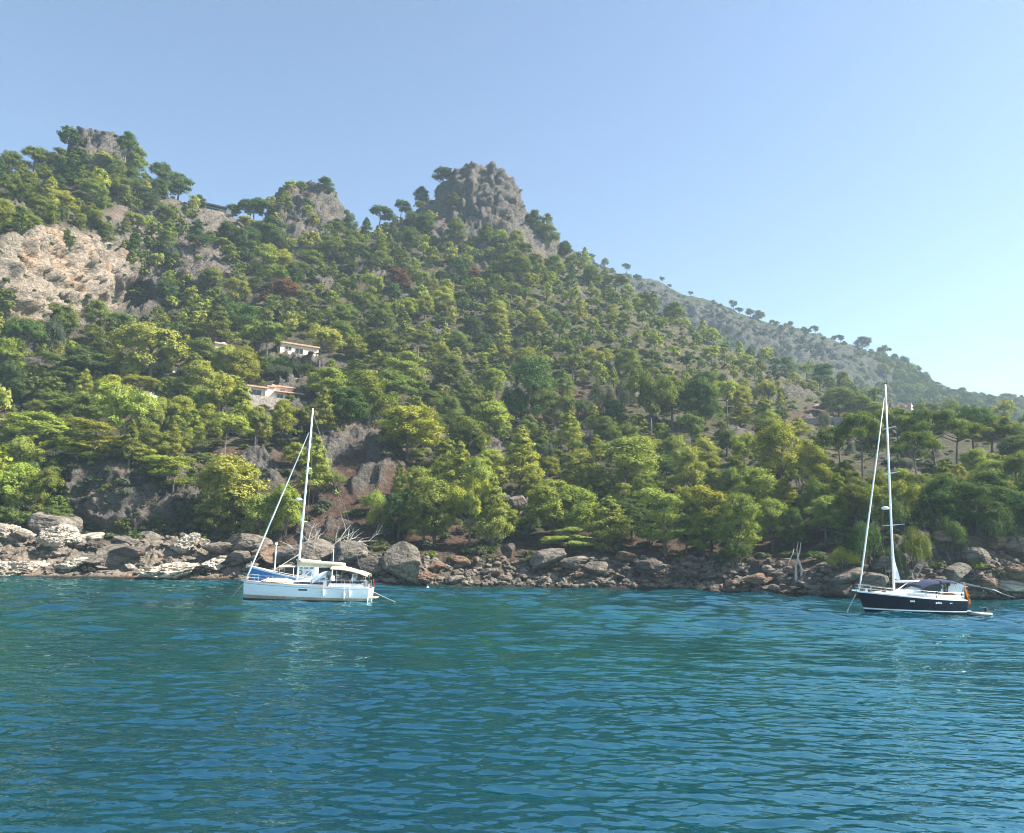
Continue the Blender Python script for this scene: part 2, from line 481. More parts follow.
def terrain(name, x0, x1, dx, rows, skyrow, shore, per_seg, amp_scale, far=False):
    xs = np.arange(x0, x1 + 0.01, dx)
    R_, Y_ = [], []
    if shore:
        ys = table(shore, xs)
        r1 = np.hypot(*on_sea(xs, ys)[:, :2].T)
        R_ += [r1 - 4, r1]; Y_ += [ys + 8, ys]
    for t, fade in zip(rows[:-1], (1, 1, 0.7, 0.45, 0.25, 0.1, 0)):
        v = table(t, xs)
        R_.append(v[:, 0] + ((r1 - 121) * fade if shore else 0)); Y_.append(v[:, 1])
    R_.append(table(rows[-1], xs)); Y_.append(table(skyrow, xs))
    R_, Y_ = np.array(R_), np.array(Y_)
    K = len(R_)
    s = np.linspace(0, K - 1, (K - 1) * per_seg + 1)
    Rg = pchip(np.arange(K), R_, s); Yg = pchip(np.arange(K), Y_, s)
    Xg = np.broadcast_to(xs, Rg.shape)
    P = at_range(Xg, Yg, Rg)
    # the far side, falling away behind the crest
    back = []
    for dr, dz in ((12, -5), (40, -26), (120, -90), (220, -170)):
        B = P[-1].copy(); u = B[:, :2] / np.hypot(B[:, 0], B[:, 1])[:, None]
        B[:, :2] += u * dr; B[:, 2] = np.maximum(B[:, 2] + dz * (1.3 if far else 1), -2)
        back.append(B)
    G = np.concatenate([P, np.array(back)], 0)
    ny, nx = G.shape[:2]
    Xf = np.concatenate([Xg, np.broadcast_to(xs, (4, nx))], 0); Yf = np.concatenate([Yg, np.broadcast_to(Yg[-1], (4, nx))], 0)
    # surface normals of the smooth ground
    du = np.gradient(G, axis=1); dv = np.gradient(G, axis=0)
    nrm = np.cross(du, dv); nrm /= np.linalg.norm(nrm, axis=2, keepdims=True) + 1e-9
    flat = G.reshape(-1, 3)
    rock = np.zeros((ny, nx)); earth = np.zeros((ny, nx))
    if not far:
        wob = fbm(flat / 9.0, 4, 3).reshape(ny, nx)
        Xw, Yw = Xf + wob * 14, Yf + wob * 9
        for e in ROCKS: rock = np.maximum(rock, ell(Xw, Yw, *e))
        for e in EARTHS: earth = np.maximum(earth, ell(Xw, Yw, *e))
        band = smooth(44, 16, table(SHORE_Y, xs)[None, :] - Yw) * np.where(Xf < 260, 1, 0.55)
        rock = np.maximum(rock, band)
        pt = fbm(flat / 16.0, 4, 21).reshape(ny, nx)
        rock = np.maximum(rock, smooth(0.22, 0.40, pt) * 0.9 * smooth(560, 520, Yf))
    else:
        pt = fbm(flat / 60.0, 4, 33).reshape(ny, nx)
        depth = Yf - table(skyrow, xs)[None, :]
        rock = np.maximum(smooth(0.05, 0.4, pt) * 0.4, smooth(6, 12, depth) * smooth(34, 24, depth) * smooth(900, 800, Xf) * 0.95)
    ochre = np.zeros((ny, nx)) if far else np.clip(np.maximum.reduce([ell(Xf, Yf, 48, 278, 80, 54), 0.2 * ell(Xf, Yf, 205, 235, 40, 40), 0.2 * ell(Xf, Yf, 150, 225, 50, 40), 0.8 * smooth(44, 16, table(SHORE_Y, xs)[None, :] - Yf) * (Xf < 250)]), 0, 1)
    big = fbm(flat / 26.0, 3, 5).reshape(ny, nx)
    med = fbm(flat / 7.0, 4, 9).reshape(ny, nx)
    Q = flat * np.array([1, 1, 0.55])
    rid = fbm(Q / 9.0, 5, 40, 0.55, True).reshape(ny, nx)
    blk = fbm(Q / 3.0, 3, 61, 0.5, True).reshape(ny, nx)
    fine = fbm(Q / 1.3, 2, 83, 0.5, True).reshape(ny, nx)
    bed = (flat[:, 2] * 0.85 - flat[:, 0] * 0.42).reshape(ny, nx) / 4.6 + fbm(flat / 14.0, 3, 71).reshape(ny, nx) * 0.9
    saw = bed - np.floor(bed)
    ledge = np.where(saw < 0.8, saw / 0.8, (1 - saw) / 0.2)
    d = big * 1.2 + med * 0.7 + rock * (rid * 2.6 + blk * 1.5 + fine * 0.55 + ledge * 1.5 * (0 if far else 1))
    if not far:
        fr = np.abs(fbm(flat * np.array([0.13, 0.13, 0.035]), 3, 91).reshape(ny, nx))
        d = d - smooth(0.09, 0.0, fr) * np.maximum(ell(Xf, Yf, 50, 278, 90, 56), 0.6 * ell(Xf, Yf, 485, 195, 50, 40)) * 3.2
    crag = np.maximum.reduce([ell(Xf, Yf, *e) for e in ((102, 150, 34, 22), (308, 212, 42, 30), (485, 195, 52, 40), (52, 275, 90, 55))])
    d = d * amp_scale * (1 + (0 if far else 0.45) * crag)
    shore_fade = np.clip((Rg - Rg[per_seg]) / 6, 0.3, 1) if shore else np.ones_like(Rg)
    d[:Rg.shape[0]] *= shore_fade
    # strata: sharpen the rock into steps
    G = G + nrm * d[..., None]
    if shore:
        # the cave under the sunlit cliff: a hollow pushed into the hill
        cv = ell(Xf, Yf, 124, 298, 32, 15) * smooth(276, 290, Yf + (Xf - 126) ** 2 * 0.012 * -1 + 10)
        u = G[..., :2] / np.hypot(G[..., 0], G[..., 1])[..., None]
        G[..., :2] += u * (cv * 15)[..., None]
    idx = np.arange(ny * nx).reshape(ny, nx)
    F = np.stack([idx[:-1, :-1], idx[:-1, 1:], idx[1:, 1:], idx[1:, :-1]], -1).reshape(-1, 4)
    o = mesh_np(name, G.reshape(-1, 3), F, [M_TERR_FAR if far else M_TERR], None,
                {"rock": ('FLOAT', np.clip(rock, 0, 1)), "earth": ('FLOAT', np.clip(earth, 0, 1)), "ochre": ('FLOAT', ochre)}, True)
    tag(o, kind="structure")
    return dict(obj=o, xs=xs, Y=Yg, X=Xg, P=G[:Rg.shape[0]], rock=rock[:Rg.shape[0]], earth=earth[:Rg.shape[0]], nx=nx)

MAIN = terrain("hill", -300, 1324, 1.6, MAIN_ROWS, SKY_MAIN, SHORE_Y, 44, 1.0)
FAR = terrain("far_mountain", 420, 1324, 2.2, FAR_ROWS, SKY_FAR, None, 36, 3.2, True)

def ground(T, px, py):
    """the point of the ground that was modelled for this place, and how rocky it is"""
    c = int(np.clip(np.searchsorted(T['xs'], px), 0, T['nx'] - 1))
    col = T['Y'][:, c]
    k = int(np.argmin(np.abs(col - py)))
    return T['P'][k, c], T['rock'][k, c], T['earth'][k, c]

# ---------------------------------------------------------------- sea
def make_sea():
    az = np.concatenate([np.linspace(-62, -36.2, 60), np.linspace(-36, 36, 640), np.linspace(36.2, 62, 60)])
    r = np.concatenate([np.linspace(3, 11, 40), np.linspace(11.05, 32, 420), np.linspace(32.1, 75, 320), np.geomspace(75.3, 320, 300), np.geomspace(340, 3000, 20)])
    A, Rr = np.meshgrid(np.radians(az), r)
    X, Y = Rr * np.sin(A), Rr * np.cos(A)
    Z = np.zeros_like(X)
    rng = np.random.default_rng(4)
    for k in range(92):
        short = k < 44
        lam = 0.22 * 3.6 ** rng.uniform(0, 1) if short else 0.7 * 6 ** rng.uniform(0, 1) if k < 76 else 2.5 * 3 ** rng.uniform(0, 1)
        th = R(84) + rng.normal(0, 0.38)
        a = (0.0042 if short else 0.0036) * lam * rng.uniform(0.5, 1.2)
        ph = 2 * np.pi * (X * np.cos(th) + Y * np.sin(th)) / lam + rng.uniform(0, 6.28)
        Z += a * (np.sin(ph) + 0.25 * np.cos(2 * ph)) * np.clip(lam * 60 / Rr - 0.4, 0, 1) * (np.clip(Rr / 45 - 0.4, 0.15, 1) if lam > 2.5 else 1)
    gust = fbm(np.stack([X / 9, Y / 14, X * 0], -1), 3, 201)       # cat's-paws: rougher and smoother patches
    Z *= np.clip(0.85 + 1.1 * gust, 0.25, 1.6) * np.clip(0.5 + Rr / 48, 0.7, 2.3)
    ny, nx = X.shape
    idx = np.arange(ny * nx).reshape(ny, nx)
    F = np.stack([idx[:-1, :-1], idx[:-1, 1:], idx[1:, 1:], idx[1:, :-1]], -1).reshape(-1, 4)
    V = np.stack([X, Y, Z], -1).reshape(-1, 3)
    # the rest of the circle, coarse
    a2 = np.radians(np.linspace(62, 298, 60)); r2 = np.array([3, 30, 120, 600, 3000.0])
    A2, R2 = np.meshgrid(a2, r2)
    V2 = np.stack([R2 * np.sin(A2), R2 * np.cos(A2), np.zeros_like(A2)], -1).reshape(-1, 3)
    i2 = np.arange(A2.size).reshape(A2.shape) + len(V)
    F2 = np.stack([i2[:-1, :-1], i2[:-1, 1:], i2[1:, 1:], i2[1:, :-1]], -1).reshape(-1, 4)
    o = mesh_np("sea", np.concatenate([V, V2]), np.concatenate([F, F2])[:, ::1], [M_SEA], None, None, True)
    tag(o, kind="structure")
make_sea()

# ---------------------------------------------------------------- air
def make_haze():
    m = bpy.data.materials.new("haze_air"); m.use_nodes = True
    nt = m.node_tree
    nt.nodes.remove(nt.nodes["Principled BSDF"])
    v = nt.nodes.new("ShaderNodeVolumePrincipled")
    v.inputs["Color"].default_value = (0.66, 0.84, 1.0, 1)
    v.inputs["Density"].default_value = HAZE
    v.inputs["Anisotropy"].default_value = 0.15
    nt.links.new(v.outputs[0], nt.nodes["Material Output"].inputs["Volume"])
    b = MB().box((0, 0, 222), (6400, 6400, 450))
    o = b.build("haze", m)
    tag(o, kind="stuff")
HAZE = 0.00017
make_haze()
# ---------------------------------------------------------------- what one can say about where a thing stands
LANDMARKS = [("the white boat's bow", 244, 566), ("the pale branch tangle", 335, 545), ("the lower villa", 280, 398), ("the upper villa", 297, 351), ("the half-hidden villa", 224, 352),
    ("the ridge-top pavilion", 216, 212), ("the sunlit cliff", 52, 268), ("the cave", 128, 296), ("the square-topped crag", 100, 148), ("the round middle crag", 308, 205),
    ("the highest peak", 484, 180), ("the peak's grey shoulder", 480, 235), ("the bare earth slope", 345, 480), ("the brown shore cliff", 130, 498), ("the dark boat's masthead", 887, 388),
    ("the pink ruin", 902, 406), ("the stone terrace wall", 826, 420), ("the two pale dead trunks", 798, 562), ("the big domed boulder", 403, 566), ("the white masthead", 311, 412),
    ("the dark boat's bow", 852, 585), ("the striped flag", 966, 590), ("the pale flat-topped boulder", 55, 532), ("the pine-framed white rock", 516, 506), ("the saddle beside the peak", 395, 222),
    ("the far mountain's edge", 700, 330), ("the terraced clearing", 240, 462), ("the small white hut", 177, 369), ("the road wall", 152, 393), ("the red gully", 10, 425),
    ("the brown ledge mid-slope", 560, 400), ("the bare middle patch", 690, 432), ("the far ridge foot", 760, 390), ("the mooring buoy", 427, 580), ("the low slab shelf", 180, 565),
    ("the middle shore bank", 560, 555), ("the wooded hill middle", 420, 330), ("the wooded hill shoulder", 620, 340), ("the middle crag's wood", 320, 275), ("the slope above both villas", 290, 310),
    ("the cliff-foot wood", 30, 320), ("the far ridge wood", 20, 180), ("the wooded end bank", 1005, 520), ("the umbrella pine grove", 930, 450), ("the furled white genoa", 868, 500),
    ("the middle bank pines", 660, 500), ("the pine bank middle", 460, 470), ("the middle pine slope", 560, 460), ("the wooded villa-cliff gap", 130, 340)]
LM_XY = np.array([(a[1], a[2]) for a in LANDMARKS], float)

def where(px, py, rank=0):
    dd = LM_XY - np.array([px, py])
    dist = np.hypot(dd[:, 0], dd[:, 1] * 1.15)
    k = int(np.argsort(dist)[rank]); d = dist[k]
    dx, dy = -dd[k]
    near = "just " if d < 20 else ("" if d < 45 else "well ")
    if d < 6: return "right at " + LANDMARKS[k][0]
    if abs(dx) < 0.42 * abs(dy): rel = near + ("below" if dy > 0 else "above")
    elif abs(dy) < 0.42 * abs(dx): rel = near + ("right of" if dx > 0 else "left of")
    else: rel = near + ("below" if dy > 0 else "above") + (" and right of" if dx > 0 else " and left of")
    return rel + " " + LANDMARKS[k][0]

def name_them_apart(items):
    """items: (object, look, px, py, group). Look plus place; whatever still reads alike is told apart by its height in the photo."""
    by = {}
    for it in items:
        by.setdefault(f"{it[1]} {where(it[2], it[3])}", []).append(it)
    seen = {}
    for lab, its in by.items():
        its.sort(key=lambda t: t[3])
        n = len(its)
        for k, it in enumerate(its):
            L = lab
            if n > 1:
                pos = "topmost" if k == 0 else "lowest" if k == n - 1 else ["second", "third", "fourth", "fifth", "sixth", "seventh", "eighth", "ninth", "tenth"][min(k - 1, 8)] + " from top"
                L = f"{lab}, {pos}"
            it[0]["label"] = L

# ---------------------------------------------------------------- trees
def rand_dirs(rng, n):
    v = rng.normal(size=(n, 3))
    return v / np.linalg.norm(v, axis=1, keepdims=True)

def leaf_quads(P, nrm, size, rng):
    """small needle-tuft faces at P, roughly facing nrm"""
    n = len(P)
    a = np.cross(nrm, rand_dirs(rng, n)); a /= np.linalg.norm(a, axis=1, keepdims=True) + 1e-9
    b = np.cross(nrm, a)
    s = size * rng.uniform(0.6, 1.3, (n, 1)); t = s * rng.uniform(0.35, 0.8, (n, 1))
    return np.stack([P - a * s - b * t * 0.3, P + b * t, P + a * s + b * t * 0.2, P - b * t], 1).reshape(-1, 3)

def crown_points(rng, lobes, tufts, per):
    Ps, Ns = [], []
    for (c, rad) in lobes:
        c = np.array(c); rad = np.array(rad)
        d = rand_dirs(rng, tufts); d[:, 2] = np.where(d[:, 2] < -0.25, -d[:, 2], d[:, 2])
        tc = d * rng.uniform(0.72, 1.05, (tufts, 1))
        for k in range(tufts):
            e = rng.normal(size=(per, 3)) * 0.20
            p = tc[k] + e
            Ps.append(c + p * rad)
            nn = p * 1.2 + np.array([0, 0, 0.25]) + rng.normal(size=(per, 3)) * 0.42
            Ns.append(nn / (np.linalg.norm(nn, axis=1, keepdims=True) + 1e-9))
    return np.concatenate(Ps), np.concatenate(Ns)

def lobes_for(kind, rng):
    """foliage masses of a tree 10 m tall"""
    L = []
    base = rng.uniform(1.3, 3.2); ax, ay = rng.uniform(-0.9, 0.9, 2); flat = rng.uniform(0.85, 1.25)
    if kind == 'round':                     # broad billowing Aleppo pine
        for k in range(26):
            u = (k + rng.uniform(0, 1)) / 26; z = base + (8.8 - base) * u
            prof = math.sin(min(1, 0.22 + 0.80 * (1 - u)) * math.pi / 2 * 1.15) if u > 0.25 else 0.70 + u
            w = 3.5 * min(1, prof); th = rng.uniform(0, 6.28); rr = w * math.sqrt(rng.uniform(0.25, 1)) * 0.8
            s = rng.uniform(0.9, 1.5)
            L.append(((rr * math.cos(th) + ax * (u - 0.3), rr * math.sin(th) + ay * (u - 0.3), z), (s * 1.05, s * 1.05, s * flat)))
        L.append(((ax * 0.7, ay * 0.7, 8.9), (1.2, 1.2, 0.9)))
    elif kind == 'twin':                    # two-headed, ragged
        for cx, cz, w, n in ((-1.6, 6.6, 2.2, 10), (1.7, 5.4, 2.3, 10), (0.1, 4.0, 2.6, 6)):
            for k in range(n):
                d = rand_dirs(rng, 1)[0] * rng.uniform(0.45, 1) * w
                s = rng.uniform(0.75, 1.25)
                L.append(((cx + d[0], d[1], cz + d[2] * 0.95), (s * 1.1, s * 1.1, s * 0.95)))
    elif kind == 'tall':                    # young, pointed
        for k in range(24):
            u = (k + rng.uniform(0, 1)) / 24; z = 1.6 + 7.7 * u
            w = 2.35 * (1 - u) ** 0.75 + 0.25; th = k * 2.4 + rng.uniform(-.5, .5); rr = w * rng.uniform(0.35, 0.9)
            s = 0.55 + 0.75 * (1 - u) * rng.uniform(0.8, 1.2)
            L.append(((rr * math.cos(th), rr * math.sin(th), z), (s * 1.1, s * 1.1, s * 0.9)))
        L.append(((0, 0, 9.4), (0.4, 0.4, 0.7)))
    elif kind == 'umbrella':                # flat head on a bare stem
        for k in range(24):
            th = rng.uniform(0, 6.28); rr = 4.0 * math.sqrt(rng.uniform(0.02, 1))
            z = 8.6 - 0.16 * rr ** 2 * rng.uniform(0.5, 1.15) + rng.uniform(-0.5, 0.3)
            s = rng.uniform(0.85, 1.35)
            L.append(((rr * math.cos(th), rr * math.sin(th), z), (s * 1.15, s * 1.15, s * 0.62)))
    elif kind == 'layered':                 # wind-shaped, foliage in open shelves
        for k in range(22):
            th = rng.uniform(0, 6.28); z = rng.choice([3.0, 4.6, 6.0, 7.4, 8.6]) + rng.uniform(-0.6, 0.6)
            rr = (4.6 - 0.36 * z) * rng.uniform(0.35, 1.0)
            s = rng.uniform(0.8, 1.35)
            L.append(((rr * math.cos(th) + 0.25 * (z - 5), rr * math.sin(th), z), (s * 1.35, s * 1.25, s * 0.8)))
    elif kind == 'bush':
        for k in range(12):
            th = rng.uniform(0, 6.28); rr = 5.0 * math.sqrt(rng.uniform(0, 1)); s = rng.uniform(1.8, 2.8)
            L.append(((rr * math.cos(th), rr * math.sin(th), 3 + 3.6 * (1 - rr / 5.5)), (s, s, s * 1.05)))
    return L

WIDTH = {'round': 7.6, 'twin': 8.2, 'tall': 5.2, 'umbrella': 9.2, 'layered': 9.0, 'bush': 13.0}

def wood_mesh(kind, lobes, rng):
    b = MB()
    bare = {'round': 3.0, 'twin': 3.0, 'tall': 2.0, 'umbrella': 6.6, 'layered': 3.0}[kind]
    topz = 8.6 if kind != 'umbrella' else 8.0
    lean = rng.uniform(-0.6, 0.6) if kind not in ('umbrella', 'layered') else rng.uniform(-1.0, 1.0)
    pts, rad = [], []
    for k in range(8):
        u = k / 7
        pts.append((lean * u * u - lean * 0.0 + 0.12 * math.sin(5 * u + lean), 0.15 * math.sin(4 * u + 1), -1.2 + (topz + 1.2) * u))
        rad.append(0.27 * (1 - u) ** 0.8 + 0.03 + (0.10 if k == 0 else 0))
    b.tube(pts, rad, 7)
    for c, r in sorted(lobes, key=lambda l: l[0][2])[::2]:
        z0 = max(bare * 0.8, c[2] - 1.0 - 0.35 * math.hypot(c[0], c[1]))
        z0 = min(z0, topz - 0.4)
        u = (z0 + 1.2) / (topz + 1.2)
        s = Vector((lean * u * u, 0.1, z0)); e = Vector(c) + Vector((0, 0, -0.2))
        mid = s.lerp(e, 0.5) + Vector((rng.uniform(-.2, .2), rng.uniform(-.2, .2), -0.15))
        b.tube([s, mid, e], [0.11, 0.075, 0.02], 5)
    return b

class Proto: pass
PROTO = {}
def make_proto(kind, seed):
    rng = np.random.default_rng(seed)
    p = Proto(); p.kind = kind
    p.lobes = lobes_for(kind, rng)
    tufts, per = {'round': (19, 34), 'twin': (18, 34), 'tall': (15, 30), 'umbrella': (18, 34), 'layered': (20, 32), 'bush': (24, 28)}[kind]
    P, Nn = crown_points(rng, p.lobes, tufts, per)
    V = leaf_quads(P, Nn, 0.135 if kind != 'bush' else 0.22, rng)
    me_o = mesh_np("crown", V, np.arange(len(V)).reshape(-1, 4), [M_LEAF])
    p.crown = me_o.data
    bpy.data.objects.remove(me_o)
    # a coarse version for the mass of far trees
    P2, N2 = crown_points(rng, p.lobes, max(4, tufts // 3), 10)
    p.coarse = leaf_quads(P2, N2, 0.36 if kind != 'bush' else 0.8, rng)
    if kind != 'bush':
        o = wood_mesh(kind, p.lobes, rng).build("trunk", M_BARK)
        p.trunk = o.data
        bpy.data.objects.remove(o)
    zs = V[:, 2]; p.top = float(np.percentile(zs, 99.7)); p.half = float(np.percentile(np.abs(V[:, 0]), 98))
    PROTO.setdefault(kind, []).append(p)
for kd, sds in (('round', (1, 2, 3, 4, 5, 6, 7)), ('twin', (11, 12, 13)), ('tall', (21, 22, 23)), ('umbrella', (31, 32, 33)), ('layered', (41, 42)), ('bush', (51, 52, 53))):
    for sd in sds: make_proto(kd, sd)

TONE = {'d': (0.072, 0.108, 0.036), 'm': (0.128, 0.158, 0.042), 'y': (0.225, 0.250, 0.055), 'b': (0.15, 0.075, 0.04), 'g': (0.085, 0.10, 0.06)}
TONE_WORD = {'d': 'dark green', 'm': 'mid-green', 'y': 'yellow-green', 'b': 'rusty brown', 'g': 'grey-green'}
KIND_WORD = {'round': 'round-crowned pine', 'twin': 'two-headed pine', 'tall': 'pointed young pine', 'umbrella': 'flat-topped pine', 'layered': 'wind-shaped pine', 'bush': 'bush'}

# crops of the photograph in which the trees were measured: offset and scale
CROPS = {5: (0, 300, 3.785), 6: (230, 330, 3.785), 7: (480, 370, 3.785), 8: (730, 390, 3.483), 1: (0, 100, 3.785), 2: (240, 150, 3.785), 3: (480, 170, 3.785), 4: (730, 260, 3.483)}
# centre, top, foot, width in the crop; shape; tone
MEASURED = {
 5: """25,250,400,105,R,d 200,30,135,130,R,m 340,20,125,90,R,m 345,100,205,95,R,m 320,180,300,150,W,d 560,90,315,240,T,y 450,55,180,130,R,m 720,80,155,95,R,m 810,10,165,110,C,m 900,0,115,130,R,d
  760,140,270,120,R,m 850,180,310,100,R,y 925,185,335,90,C,y 745,235,400,130,R,y 970,100,205,90,R,d 205,210,330,120,L,m 520,290,375,130,U,y 410,300,440,120,R,y 450,345,570,190,T,y 240,360,455,165,R,m
  310,375,490,140,R,m 545,380,525,110,R,y 610,385,525,85,R,y 670,375,525,110,R,y 740,320,485,125,R,y 830,330,490,110,R,y 890,310,505,95,C,y 780,400,545,95,R,y 720,420,565,85,C,y 840,455,608,135,U,y
  635,485,628,68,C,y 560,490,615,105,R,m 700,510,585,62,R,y 480,490,655,75,C,m 960,430,565,75,U,m 120,440,570,185,R,y 65,545,725,140,R,y 45,650,840,165,R,y 120,690,880,130,T,m 360,478,605,200,L,y
  290,535,620,140,L,y 520,570,645,95,R,y 640,640,770,190,L,y 870,610,870,262,R,y 245,430,525,95,R,m 20,505,610,70,R,m 180,620,760,80,C,m 620,175,290,60,R,y 150,105,230,90,B,g 60,80,180,130,B,d 90,640,800,90,R,d
  420,230,300,80,B,d 690,300,345,50,R,m""",
 6: """130,-30,150,165,U,m 335,10,172,140,U,y 460,20,125,95,R,y 560,0,112,155,R,m 710,0,106,112,U,m 40,75,225,125,R,y 350,142,275,165,R,y 470,105,205,115,C,m 655,80,235,160,R,y 620,150,285,155,R,m
  830,85,242,125,R,m 950,90,235,85,C,m 520,185,375,175,R,m 430,258,425,155,R,d 345,248,445,95,C,y 190,268,425,95,R,y 100,300,445,85,R,y 30,195,395,115,C,y 752,230,305,105,R,m 820,245,395,115,R,m
  912,230,345,125,R,m 670,300,505,235,R,y 740,310,425,135,R,m 900,340,475,155,R,m 625,365,465,125,R,d 312,400,650,125,C,y 240,430,525,90,R,y 700,510,755,155,R,y 635,600,770,130,W,d 770,560,810,165,R,y
  810,410,565,115,C,y 862,420,645,125,C,y 920,470,705,125,R,y 960,440,645,95,C,y 905,570,835,165,T,y 545,600,695,95,B,y 390,545,620,80,B,m 205,600,785,130,R,y 730,620,820,150,R,m 560,640,760,90,B,y
  170,100,175,140,B,d 260,140,185,130,B,d 180,140,200,90,B,g 590,90,170,60,R,m 870,0,90,90,R,m""",
 7: """40,-10,105,95,R,y 180,-60,205,175,R,d 310,-10,115,95,C,m 390,100,195,85,B,g 460,50,185,115,B,g 640,0,245,175,T,m 720,20,225,125,R,m 832,40,235,155,R,d 930,30,228,105,U,y 860,0,90,95,R,m
  30,108,265,155,R,y 150,230,475,145,C,y 35,290,425,115,R,y 40,410,690,130,C,y 332,160,325,105,C,y 370,300,485,145,R,y 470,180,295,95,R,m 435,240,355,75,C,y 545,258,485,235,R,y 640,250,345,105,R,y
  740,240,365,105,R,y 790,300,505,115,R,y 862,250,395,95,R,y 280,418,650,185,R,y 345,450,650,175,R,y 482,490,690,155,C,y 475,408,505,75,C,y 660,400,525,115,R,y 700,468,715,230,L,y 880,468,725,190,L,y
  970,510,730,125,R,y 950,380,565,115,R,m 570,500,655,155,W,d 340,590,690,190,L,y 120,60,190,110,B,d 240,100,185,90,B,g 850,560,740,110,L,m 780,580,720,90,R,m 640,560,690,110,B,d 960,650,780,110,B,d 620,400,560,90,R,m
  540,30,160,90,B,g 250,270,380,70,B,g 980,60,160,90,R,y""",
 8: """30,40,135,95,C,y 120,30,155,90,C,y 230,100,172,75,C,y 180,130,345,155,R,y 378,-5,95,120,R,m 450,20,105,90,R,m 495,50,115,95,R,m 385,130,332,125,U,m 462,110,362,135,U,m 505,165,310,95,U,m
  592,80,312,155,U,m 655,160,372,135,U,m 715,85,322,165,U,m 792,120,285,155,U,m 852,80,268,130,U,d 912,115,265,145,U,m 962,130,258,120,U,m 1005,165,270,110,R,m 760,290,420,115,R,m 850,300,435,115,T,m 930,262,400,115,R,y 1000,240,400,105,R,m
  800,360,500,125,T,m 890,350,505,135,R,d 970,340,490,125,R,m 840,440,580,125,L,d 930,430,570,125,R,d 745,400,560,105,T,d 80,283,470,165,R,y 30,400,630,145,R,y 150,398,570,115,R,y 112,248,345,105,R,d 190,310,425,85,C,y 335,378,525,115,R,y
  402,560,645,95,B,y 520,320,385,75,B,y 600,250,310,70,B,g 560,560,690,90,B,d 640,500,640,90,B,m 480,480,640,110,B,d 720,400,560,130,W,d 300,310,470,90,B,m 440,360,450,90,B,d 220,420,560,80,W,d 560,420,560,110,B,d 1010,430,600,120,W,d
  280,190,260,60,B,g 900,440,600,110,B,d 760,480,610,90,B,d 320,80,140,40,B,g 10,320,440,90,R,y 650,380,470,90,B,d""",
 1: """750,360,410,45,R,d 940,375,480,90,U,d 665,265,375,95,R,d 592,235,345,85,R,d 452,120,230,65,R,d 500,170,300,80,R,m 210,175,265,85,R,m 120,170,255,95,R,m 30,190,285,85,R,m 415,225,325,85,R,m 490,250,350,75,R,d
  335,310,420,90,R,m 330,390,480,100,C,m 65,390,480,85,R,m 145,440,520,85,R,m 590,310,390,70,R,d 160,245,310,60,C,m 210,290,350,60,C,d 265,270,330,50,C,d 230,350,430,90,R,y 430,460,530,40,C,m 480,500,620,60,C,d 520,340,440,100,R,g
  630,460,600,70,C,m 740,480,600,80,C,d 370,470,550,60,C,m 105,300,400,90,C,m 25,290,400,80,R,m 500,655,740,110,L,y 860,460,570,90,R,d 940,480,590,80,C,d 880,400,450,60,R,d 280,440,500,50,R,m 210,500,570,70,C,m 400,560,560,40,R,g
  900,580,640,60,R,d 640,570,640,50,B,g 150,720,770,70,B,d 220,790,860,90,R,y""",
 2: """50,185,285,115,U,d 300,130,195,65,R,d 212,145,175,45,B,d 525,190,285,95,U,d 605,160,252,68,U,d 705,140,215,62,R,d 790,60,120,85,R,d 745,115,185,40,C,d 470,240,345,50,C,d 410,230,320,60,R,d 640,215,300,70,B,d 385,225,290,40,R,d
  105,245,390,130,R,d 20,290,420,90,R,d 325,320,420,110,R,m 355,255,330,70,R,m 415,320,420,70,R,m 520,320,460,90,C,m 610,360,470,60,C,m 805,150,225,50,C,m 810,260,370,80,R,m 925,280,380,60,C,m 640,290,390,70,R,d 690,240,330,80,R,d
  590,445,545,95,R,b 160,510,590,110,R,b 880,445,500,60,R,b 85,540,600,40,C,b""",
 3: """185,155,245,65,R,d 240,210,295,95,R,m 312,265,335,60,R,d 130,300,420,130,R,m 200,310,390,80,R,m 275,310,410,90,R,m 420,360,440,80,R,m 510,395,475,100,U,m 615,445,500,75,R,m 725,490,570,90,R,m 25,205,280,60,C,m""",
}
FAR_TREES = {3: "417,310,338,28 470,330,365,30 547,375,410,35 595,392,434,35 683,397,424,20 720,418,436,18 797,458,478,20",
             4: "65,168,198,30 95,175,214,40 202,222,242,20 260,245,284,35 290,242,272,28 355,265,284,18 383,264,294,30 455,270,314,52 612,337,356,12 885,468,510,40 958,475,510,55 720,440,475,35 770,455,490,45 1018,470,506,20 825,478,512,30 850,485,515,26 800,462,500,30 915,490,515,30 690,425,455,26 650,400,428,20 5,140,175,28 25,170,192,30"}
SHAPES = {'R': 'round', 'T': 'twin', 'C': 'tall', 'U': 'umbrella', 'L': 'layered', 'B': 'bush', 'W': 'round'}

rng = np.random.default_rng(77)
PLAN = []                       # px, foot y, height px, width px, kind, tone, measured?
for cid, txt in MEASURED.items():
    ox, oy, sc = CROPS[cid]
    for e in txt.split():
        a = e.split(',')
        cx, top, foot, w = (float(q) for q in a[:4])
        PLAN.append([ox + cx / sc, oy + foot / sc, (foot - top) / sc, w / sc, SHAPES[a[4]], a[5], True])

KEEP_CLEAR = [(68, 470, 192, 530), (322, 448, 390, 520), (764, 548, 850, 590), (545, 556, 760, 590), (446, 158, 528, 226), (246, 382, 316, 406), (281, 343, 322, 361), (214, 345, 240, 357), (198, 205, 234, 221), (892, 398, 912, 414), (800, 413, 840, 430), (172, 364, 184, 374), (20, 235, 108, 318), (112, 286, 150, 312), (800, 402, 828, 416)]

